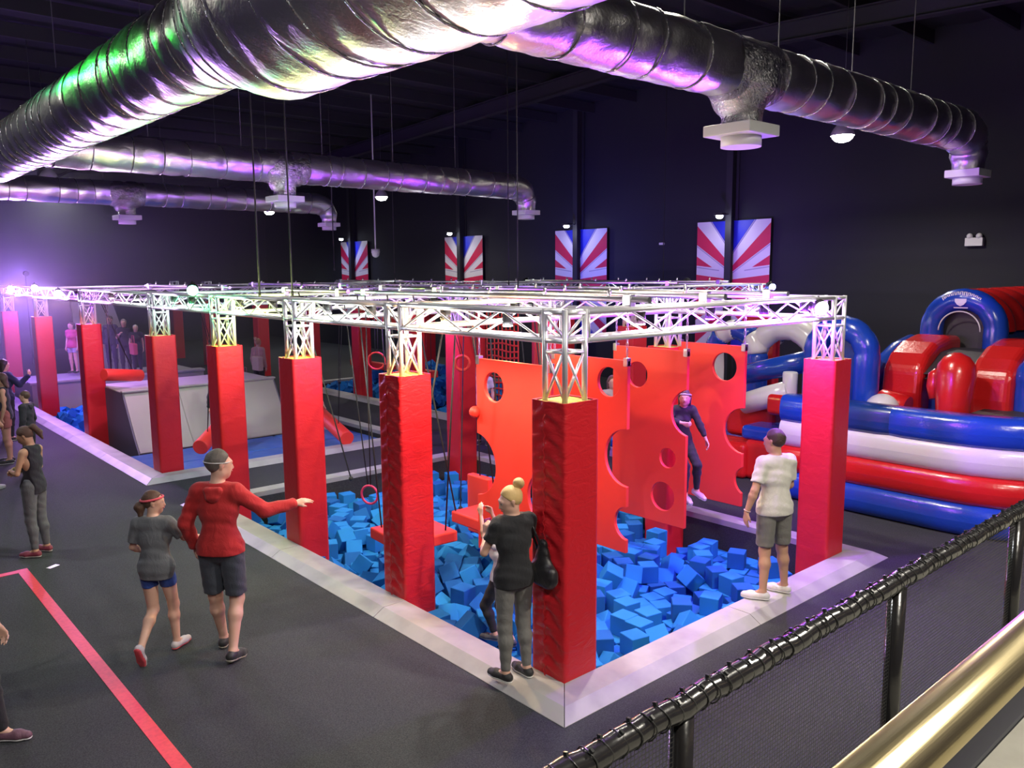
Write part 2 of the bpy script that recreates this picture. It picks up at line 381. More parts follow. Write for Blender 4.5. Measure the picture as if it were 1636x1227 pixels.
# extra long tubes laid over the near rig that the obstacles hang from
m_tube = M('scaffold_tube', (0.72, 0.72, 0.74), 0.35, metal=1)
def rail(a, b, label, r=.03):
    root = empty('hanging_rail', a, label, 'rail', 'scaffold rails laid over the trusses'); b = Vector(b)-Vector(a)
    MB().cyl((0, 0, 0), b, r, 12).build('tube', m_tube, root)
    d = b.normalized(); L = b.length; s = Vector((0, 0, 1)).cross(d)
    for t in (.25, L-.25):
        m = MB(); p = d*t; m.box(-.04, .04, -.05, .05, -.09, .05, mat=Matrix.Translation(p)); m.build('clamp', m_tube, root, bevel=.01)
    for k in range(int(L/.9)):
        p = d*(.5+.9*k); MB().tube([p+Vector((0, 0, .02)), p+Vector((.02, .01, .09))], .018, 8).build('bolt', m_tube, root)
    return root
for (x, l) in ((1.2, 'nearest the left side'), (2.4, 'second from the left'), (3.6, 'third from the left')):
    rail((x, .1, 3.27), (x, 5.3, 3.27), 'silver scaffold rail running along the near rig, '+l)
rail((1.2, 5.5, 3.27), (1.2, 7.7, 3.27), 'silver scaffold rail over the far foam of the near rig')
rail((3.0, 5.5, 3.27), (3.0, 7.7, 3.27), 'silver scaffold rail over the red rings')
for x, l in ((9.0, 'nearest'), (10.8, 'furthest')): rail((x, 5.7, 3.27), (x, 12.3, 3.27), 'silver scaffold rail on the far rig, '+l)

# wash lights in the trusses
m_can = M('black_lamp_can', (0.02, 0.02, 0.02), 0.4)
_em = {}
def emat(c, s):
    k = (tuple(c), s)
    if k not in _em: _em[k] = M('glowing_lens', (0.8, 0.8, 0.8), 0.3, emit=c, es=s)
    return _em[k]
names = {WHT: 'white', MINT: 'mint', LIME: 'lime yellow', GRN: 'green', PUR: 'purple', MAG: 'magenta', BLU: 'blue', PINK: 'pink'}
WL = ['white stage light in the left truss, next to the near corner tower', 'amber stage light in the left truss before the second pillar', 'mint stage light in the left truss just past the second pillar',
      'white stage light in the left truss before the third pillar', 'lime stage light in the left truss just past the third pillar', 'lime stage light in the left truss before the fourth pillar',
      'green stage light in the truss over the walkway gap', 'mint stage light in the truss over the walkway gap', 'white stage light in the left truss over the near blue mats', 'pink stage light in the left truss over the ramp end',
      'magenta stage light in the left truss just past the ramp pillar', 'pink stage light in the left truss over the far foam cubes', 'purple stage light in the leftmost truss, nearer one', 'purple stage light in the leftmost truss, further one',
      'pink stage light in the right truss, next to the near corner tower', 'magenta stage light in the right truss, left of its middle', 'magenta stage light in the right truss, right of its middle', 'magenta stage light in the right truss above the boy',
      'magenta stage light in the inner truss above the magenta-lit board', 'white stage light in the inner truss behind the red boards', 'magenta stage light in the end truss by the far corner pillar', 'white stage light in the middle of the end truss',
      'amber stage light in the cross truss above the red boards', 'white stage light in the cross truss over the swing platforms', 'blue stage light inside the far truss end', 'mint stage light in the far truss below the third banner',
      'white stage light in the far truss deepest in the hall', 'magenta stage light in the far rig behind the red boards', 'white stage light in the far rig above the cargo net', 'mint stage light in the far rig above the far foam heap']
names[(1.0, .66, .30)] = 'amber'
for wi, (p, wt, colr) in enumerate(WASH):
    p = Vector(p)
    root = empty('wash_light', p, WL[wi], 'stage light', 'stage lights in the trusses')
    MB().cyl((0, 0, -.02), (0, 0, .09), .05, 14).build('can', m_can, root)
    MB().cyl((0, 0, -.03), (0, 0, -.018), .045, 14).build('lens', emat(colr, 40), root)
    MB().tube([(-.06, 0, .0), (-.06, 0, .12), (.06, 0, .12), (.06, 0, .0)], .006, 6).build('bracket', m_can, root)
    lamp('POINT', p+Vector((0, 0, -.07)), wt*.45, colr, .03)
# bright cans that face the hall
for (p, colr, wt, lb) in (((4.2, .02, 3.09), (0.9, .7, 1), 10, 'round purple-white stage light shining beside the boy pillar'), ((12.25, 5.5, 3.13), BLU, 14, 'small blue stage light at the end of the far truss'),
                     ((0.0, 8.15, 3.28), GRN, 20, 'green stage light on top of the left truss'), ((0.0, 16.6, 3.1), (.8, .5, 1), 260, 'dazzling white and pink stage light above the ramp pillar'),
                     ((0.0, 22.0, 3.15), (.55, .28, 1), 900, 'dazzling white and purple stage light furthest left'), ((0.0, 19.0, 3.2), (.6, .35, 1), 450, 'bright lavender stage light between the two dazzling ones')):
    root = empty('spot_light', p, lb, 'stage light')
    d = (CAM-Vector(p)).normalized() if p[0] < 1 else Vector((-.5, -.8, -.2)).normalized()
    d.z = -.30; d.normalize()
    rr = .085
    MB().cyl(-d*.16, Vector((0, 0, 0)), rr, 18).build('can', m_can, root)
    MB().cyl(Vector((0, 0, 0)), d*.012, rr*.94, 18).build('lens', emat(colr, 60), root)
    MB().tube([-d*.08+Vector((0, 0, -.09)), -d*.08+Vector((0, 0, .12))], .01, 6).build('bracket', m_can, root)
    lamp('SPOT', Vector(p)+d*.05, wt, colr, .06, spot=2.1, blend=.8, aim=Vector(p)+d)
# two rear purple floods are added to imitate the glow there; then banner floods
for (p, aim, wt, colr, lb) in (((2.5, 33.0, 3.6), (1.5, 40, 5.0), 2200, (.30, .15, 1), 'added purple flood light washing the rear wall on the left'), ((-2.0, 34.0, 3.6), (-3, 40, 4.5), 2600, (.4, .15, 1), 'added purple flood light washing the rear wall furthest left'),
                          ((12.42, 14.0, 3.25), (16, 15, 4.4), 330, (.16, .14, 1), 'blue flood light on the far truss facing the banners'), ((12.42, 8.0, 3.25), (16, 9, 4.4), 260, (.35, .15, 1), 'violet flood light on the far truss facing the nearest banner')):
    root = empty('flood_light', p, lb, 'stage light'); d = (Vector(aim)-Vector(p)).normalized()
    MB().cyl(-d*.14, Vector((0, 0, 0)), .1, 16).build('can', m_can, root); MB().cyl(Vector((0, 0, 0)), d*.01, .09, 16).build('lens', emat(colr, 20), root)
    MB().cyl((0, 0, -3.68 if p[1] > 30 else -.3), (0, 0, -.05), .02, 8).build('stand', m_can, root)
    lamp('SPOT', Vector(p)+d*.05, wt, colr, .08, spot=2.4, blend=1, aim=aim)
# ---------------------------------------------------------------- high bay lamps
m_hot = M('lamp_glass', (1, 1, 1), 0.3, emit=(1.0, 0.95, 0.8), es=60)
hb = None
hlabels = ['glowing high bay lamp on the right, near the inflatable', 'glowing high bay lamp left of the thin white pendant', 'small high bay lamp under the middle duct', 'high bay lamp above the left corner of the hall', 'high bay lamp overhead on the right', 'high bay lamp overhead on the left', 'high bay lamp over the walkway', 'high bay lamp above the top edge over the near pit', 'high bay lamp behind the viewing platform']
for i, (p, wt, colr) in enumerate(HIGHBAY):
    root = empty('high_bay_lamp', p, hlabels[i], 'ceiling lamp')
    P = []
    for k in range(9):
        t = k/8; r = .06+.17*math.sin(t*PI/2); z = .30-.28*t
        P.append([(r*math.cos(a*PI/12), r*math.sin(a*PI/12), z) for a in range(25)])
    MB().grid(P).build('reflector', m_alu, root)
    MB().ball((0, 0, .0), .20, 18, sz=.55).build('lens', m_hot, root)
    MB().cyl((0, 0, .28), (0, 0, .45), .06, 14).build('ballast', m_can, root)
    MB().cyl((0, 0, .45), (0, 0, ceil_z(p[1])-p[2]), .006, 6).build('cable', m_wire, root)
    lamp('SPOT', Vector(p)+Vector((0, 0, -.14)), wt, colr, .14, spot=2.75, blend=.5, aim=Vector(p)-Vector((0, 0, 1)))

# ---------------------------------------------------------------- foil ducts
rng = random.Random(3)
def duct_mesh(path, rads, seed, straps=True, step=.06, nseg=40, strap_gap=(.32, .7)):
    rg = random.Random(seed); pts = [Vector(p) for p in path]
    # resample
    L = [0]
    for a, b in zip(pts[:-1], pts[1:]): L.append(L[-1]+(b-a).length)
    n = int(L[-1]/step)+1; C = []; R = []
    for i in range(n+1):
        s = L[-1]*i/n; k = max(j for j in range(len(L)) if L[j] <= s+1e-9); k = min(k, len(pts)-2)
        t = (s-L[k])/(L[k+1]-L[k]); C.append(pts[k].lerp(pts[k+1], t)); R.append(rads[k]+(rads[k+1]-rads[k])*t)
    st = [rg.uniform(.1, .4)]
    while st[-1] < L[-1]: st.append(st[-1]+rg.uniform(*strap_gap))
    P = []; prev = None
    ph = [rg.uniform(0, 6.28) for _ in range(8)]
    for i, p in enumerate(C):
        s = L[-1]*i/n; t = (C[min(i+1, n)]-C[max(i-1, 0)]).normalized()
        a = t.orthogonal().normalized() if prev is None else (prev-t*prev.dot(t)).normalized(); prev = a; b = t.cross(a)
        k = 0
        dmin = min(abs(s-x) for x in st)
        sag = .018*min(1, dmin/.12)**.5 if straps else .012
        row = []
        for j in range(nseg+1):
            an = 2*PI*(j % nseg)/nseg
            w = sag + .006*math.sin(3*an+ph[0]+s*2.1)+.004*math.sin(7*an+ph[1]-s*5.3)+.004*math.sin(s*17+ph[2]+2*an)+rg.uniform(-.002, .002)*(j % nseg != 0)
            rr = R[i]+w-.012; row.append(p+(a*math.cos(an)+b*math.sin(an))*rr)
        P.append(row)
    mb = MB(); mb.grid(P)
    m2 = MB()
    if straps:
        for x in st[:-1]:
            i = min(n-1, max(1, round(x/L[-1]*n))); t = (C[i+1]-C[i-1]).normalized(); a = t.orthogonal().normalized(); b = t.cross(a)
            tilt = rg.uniform(-.05, .05)
            ring = [C[i]+(a*math.cos(2*PI*j/36)+b*math.sin(2*PI*j/36))*(R[i]+.004)+t*tilt*math.cos(2*PI*j/36) for j in range(36)]
            m2.tube(ring, .009, 6, closed=True)
    return mb, m2
def duct(name, path, rads, label, seed, straps=True, ztop=True):
    root = empty(name, path[0], label, 'air duct'); o = Vector(path[0])
    pts = [Vector(p)-o for p in path]
    a, b = duct_mesh(pts, rads, seed, straps)
    a.build('duct_skin', m_foil, root)
    if straps:
        for k in range(0, len(b.v), 216):
            m = MB(); m.v = b.v[k:k+216]; m.f = [tuple(i-k for i in f) for f in b.f if k <= f[0] < k+216]; m.mi = [0]*len(m.f); m.sm = [True]*len(m.f); m.build('strap', m_foilc, root)
    for k in range(1, 6):
        q_ = pts[0].lerp(pts[-1], k/6) if len(pts) < 4 else pts[min(len(pts)-3, k)]
        q_ = pts[0].lerp(Vector((pts[-1].x, pts[-1].y, pts[0].z)), k/6.3)
        zt = ceil_z((q_+o).y)-(q_+o).z
        MB().cyl(q_+Vector((0, 0, rads[1]-.02)), q_+Vector((0, 0, zt)), .006, 6).build('hanger_wire', m_wire, root)
    return root
MX = -1.85
def flip(root): return root
d0 = duct('main_duct', [(MX, -3.6, 5.5), (MX, -1.2, 5.5), (MX, 1.2, 5.5), (MX, 1.55, 5.5), (MX, 2.1, 5.5), (MX, 6, 5.5), (MX, 19.5, 5.5)], [.70, .70, .67, .55, .42, .40, .36],
          'huge silver foil-wrapped main duct running overhead from top centre to the left edge', 11)
def elbow_path(x0, x1, y, z, drop):
    pts = [(x0, y, z), (x1-.5, y, z)]
    for k in range(1, 7):
        a = PI/2*k/6; pts.append((x1-.5+.42*math.sin(a), y, z-.42*(1-math.cos(a))))
    pts.append((x1-.08, y, z-drop)); return pts
def diffuser(root, p, z, s=.27):
    m = MB(); m.box(-s, s, -s, s, z, z+.11, mat=Matrix.Translation((p[0], p[1], 0))); m.build('outlet_plate', m_white, root, bevel=.01)
    m = MB(); m.tube([(p[0], p[1], z-.10), (p[0], p[1], z)], .2, 24); m.build('outlet_ring', m_white, root)
BR = [(.12, 2.62, 8.62, .29, 'nearest silver foil branch duct, ending above the inflatable'), (9.95, 2.5, 8.75, .285, 'middle silver foil branch duct passing behind the main duct'), (17.0, 1.75, 7.4, .285, 'furthest and lowest silver foil branch duct, far left')]
for i, (y, xt, xe, r, lb) in enumerate(BR):
    pts = elbow_path(MX+.3, xe, y, 5.5, .55)
    rad = [r, r]+[r*.97]*3+[r*.85]*2+[r*.72]*2
    root = duct('branch_duct', pts, rad[:len(pts)], lb, 20+i)
    o = Vector(pts[0])
    # outlet cone below the duct
    cp = [Vector((xt, y, 5.42)), Vector((xt, y, 5.30)), Vector((xt-.02, y, 5.17)), Vector((xt, y, 5.08)), Vector((xt, y, 4.98))]
    a, b = duct_mesh([p-o for p in cp], [.37, .36, .27, .2, .2], 40+i, straps=False, step=.03)
    a.build('outlet_neck', m_foilc, root)
    a, b = duct_mesh([p-o for p in (Vector((xt-.42, y, 5.5)), Vector((xt-.2, y, 5.48)), Vector((xt, y, 5.46)), Vector((xt+.2, y, 5.48)), Vector((xt+.42, y, 5.5)))], [r, r+.03, r+.05, r+.03, r], 50+i, straps=False, step=.04)
    a.build('outlet_saddle', m_foilc, root)
    diffuser(root, Vector((xt, y, 0))-Vector((o.x, o.y, 0)), 4.86-o.z)
    diffuser(root, Vector((xe-.08, y, 0))-Vector((o.x, o.y, 0)), 4.86-o.z, .24)

# ---------------------------------------------------------------- wall banners with the flag
m_bb = M('banner_blue', (0.02, 0.03, 0.50), 0.5); m_bw = M('banner_white', (0.72, 0.70, 0.74), 0.5, bump=(60, .1)); m_bl = M('banner_lilac_line', (0.42, 0.38, 0.50), .5); m_br = M('banner_red', (0.62, 0.02, 0.08), 0.5)
def banner(y, top, label, col, wt):
    root = empty('flag_banner', (15.9, y, top-3.6), label, 'banner', 'flag banners on the long wall')
    Wd, Ht, cz = 1.225, 3.6, 3.6-1.72
    MB().box(-.02, .0, -Wd, Wd, 0, Ht).build('backing_board', m_black, root)
    # print: blue ground, white and red diagonals, red cross; u across, v down from the top edge; mirrored left-right and up-down
    top_ = Ht; uc = 1.155; Wt = 2*Wd
    def poly(pts, x, mi, mir):
        for su in (0, 1):
            for sv in ((0, 1) if mir else (0,)):
                q_ = [(u if not su else Wt-u, v if not sv else 3.9-v) for u, v in pts]
                vs = [(-x, Wd-u, top_-min(v, Ht)) for u, v in q_]
                mb.add(vs, [tuple(range(len(vs)))] if (su+sv) % 2 else [tuple(reversed(range(len(vs))))], mi)
    mb = MB(); hw = Wd
    poly([(0, 0), (hw, 0), (hw, Ht), (0, Ht)], .024, 0, False)
    poly([(0, .0), (.46, 0), (hw, .98), (hw, 1.95), (0, 1.95)], .026, 1, True)
    poly([(0, .10), (hw, 1.30), (hw, 1.47), (0, .66)], .028, 2, True)
    poly([(0, 1.0), (.56, 1.33), (0, 1.27)], .028, 2, True)
    poly([(0, 1.54), (hw, 1.68), (hw, 1.95), (0, 1.95)], .028, 2, True)
    for (u0, v0, u1, v1) in ((.50, .0, hw, .94), (0, .70, hw, 1.51), (0, 1.32, .8, 1.42)):
        n_ = Vector((v1-v0, u0-u1)).normalized()*.016
        poly([(u0-n_.x, max(0, v0-n_.y)), (u0+n_.x, max(0, v0+n_.y)), (u1+n_.x, v1+n_.y), (u1-n_.x, v1-n_.y)], .030, 3, True)
    mb.build('flag_print', [m_bb, m_bw, m_br, m_bl], root)
    root2 = empty('banner_light', (15.2, y, top+.12), 'small bright flood light above the '+label.replace('flag banner', 'flag'), 'flood light', 'flood lights above the flag banners')
    MB().box(-.1, .12, -.14, .14, 0, .07).build('housing', m_can, root2, bevel=.01)
    MB().ball((0, 0, -.03), .10, 14, sz=.6).build('lens', emat((.85, .9, 1), 40), root2)
    MB().cyl((.1, 0, .05), (.46, 0, .05), .015, 8).build('arm', m_can, root2)
    lamp('SPOT', (15.15, y, top+.06), wt, col, .06, spot=2.4, blend=.8, aim=(15.95, y, top-1.4))
banner(9.01, 4.93, 'red white and blue flag banner nearest the inflatable', (.95, .9, 1), 34)
banner(15.08, 4.93, 'red white and blue flag banner second from the right', (.95, .9, 1), 34)
banner(21.6, 4.93, 'red white and blue flag banner third from the right', (.95, .95, 1), 34)
banner(30.1, 4.99, 'small blue-lit flag banner furthest left', (.12, .15, 1), 90)
# emergency light, camera, small wall boxes
def wbox(name, y, z, s, label, cat, m=m_white):
    root = empty(name, (15.98, y, z), label, cat); MB().box(-.12, 0, -s, s, -s*.5, s*.5).build('case', m, root, bevel=.01); return root
r_ = wbox('emergency_light', 2.56, 4.13, .19, 'white twin emergency light on the dark wall above the inflatable', 'emergency light')
for dy in (-.1, .1): MB().ball((-.08, dy, .13), .07, 12).build('lamp_head', m_white, r_)
wbox('junction_box', 11.6, 4.35, .07, 'small white box on the wall between the two nearest banners', 'wall box')
root = empty('pendant_camera', (9.0, 17.2, 4.1), 'white dome camera hanging on a thin white pole in mid hall', 'camera')
MB().cyl((0, 0, .1), (0, 0, ceil_z(17.2)-4.1), .022, 8).build('pole', m_white, root); MB().ball((0, 0, 0), .12, 16).build('dome', m_white, root); MB().cyl((0, 0, .02), (0, 0, .14), .13, 16).build('collar', m_white, root)
# ---------------------------------------------------------------- suspension cables of the truss rig
for i, (x, y, zb) in enumerate(((.21, 6.2, 3.22), (.9, 6.6, 3.22), (4.77, 5.9, 3.22), (5.2, 13.0, 3.6), (7.71, 9.5, 3.22), (12.2, 8.6, 3.22), (7.7, 14.2, 3.22))):
    o = empty('suspension_cable', (x, y, zb), 'thin dark cable from the %s truss to the roof, %s' % ('near' if x < 5 else 'far', ['before the middle duct', 'the twin beside it', 'over the right half', 'midway', 'beyond the boards', 'nearest the banners', 'behind the ring pillar'][i]), 'cable', 'suspension cables')
    MB().cyl((0, 0, 0), (0, 0, ceil_z(y)-zb), .012, 6).build('cable', m_rope, o)
    MB().cyl((0, 0, -.02), (0, 0, .05), .02, 8).build('shackle', m_can, o)

# green spot hung from the roof that paints the top of the main duct
root = empty('green_spot_light', (-2.95, 7.7, 6.36), 'green spot light hung from the roof behind the main duct', 'stage light'); d = (Vector((-2.24, 4.6, 5.56))-Vector((-2.95, 7.7, 6.36))).normalized()
MB().cyl(-d*.2, Vector((0, 0, 0)), .09, 16).build('can', m_can, root); MB().cyl(Vector((0, 0, 0)), d*.01, .08, 16).build('lens', emat(GRN, 20), root); MB().cyl((0, 0, 0), (0, 0, ceil_z(7.7)-6.36), .015, 8).build('drop_pole', m_can, root)
lamp('SPOT', Vector((-2.95, 7.7, 6.36))+d*.05, 160, (.01, 1, .05), .05, spot=.30, blend=.2, aim=(-2.24, 4.75, 5.56))
# thin haze volume, partly standing in for lens bloom round the far left lights
mh = bpy.data.materials.new('stage_haze'); mh.use_nodes = True; nt = mh.node_tree; nt.nodes.remove(nt.nodes['Principled BSDF'])
vs_ = nt.nodes.new('ShaderNodeVolumeScatter'); vs_.inputs['Density'].default_value = .022; vs_.inputs['Anisotropy'].default_value = .35; nt.links.new(vs_.outputs[0], nt.nodes['Material Output'].inputs['Volume'])
o = MB().box(-8.9, 6.9, 16.0, 39.9, .7, 7.6).build('haze', mh); tag(o, 'thin purple-lit stage haze, partly standing in for lens bloom, at the far left', 'haze', kind='stuff')
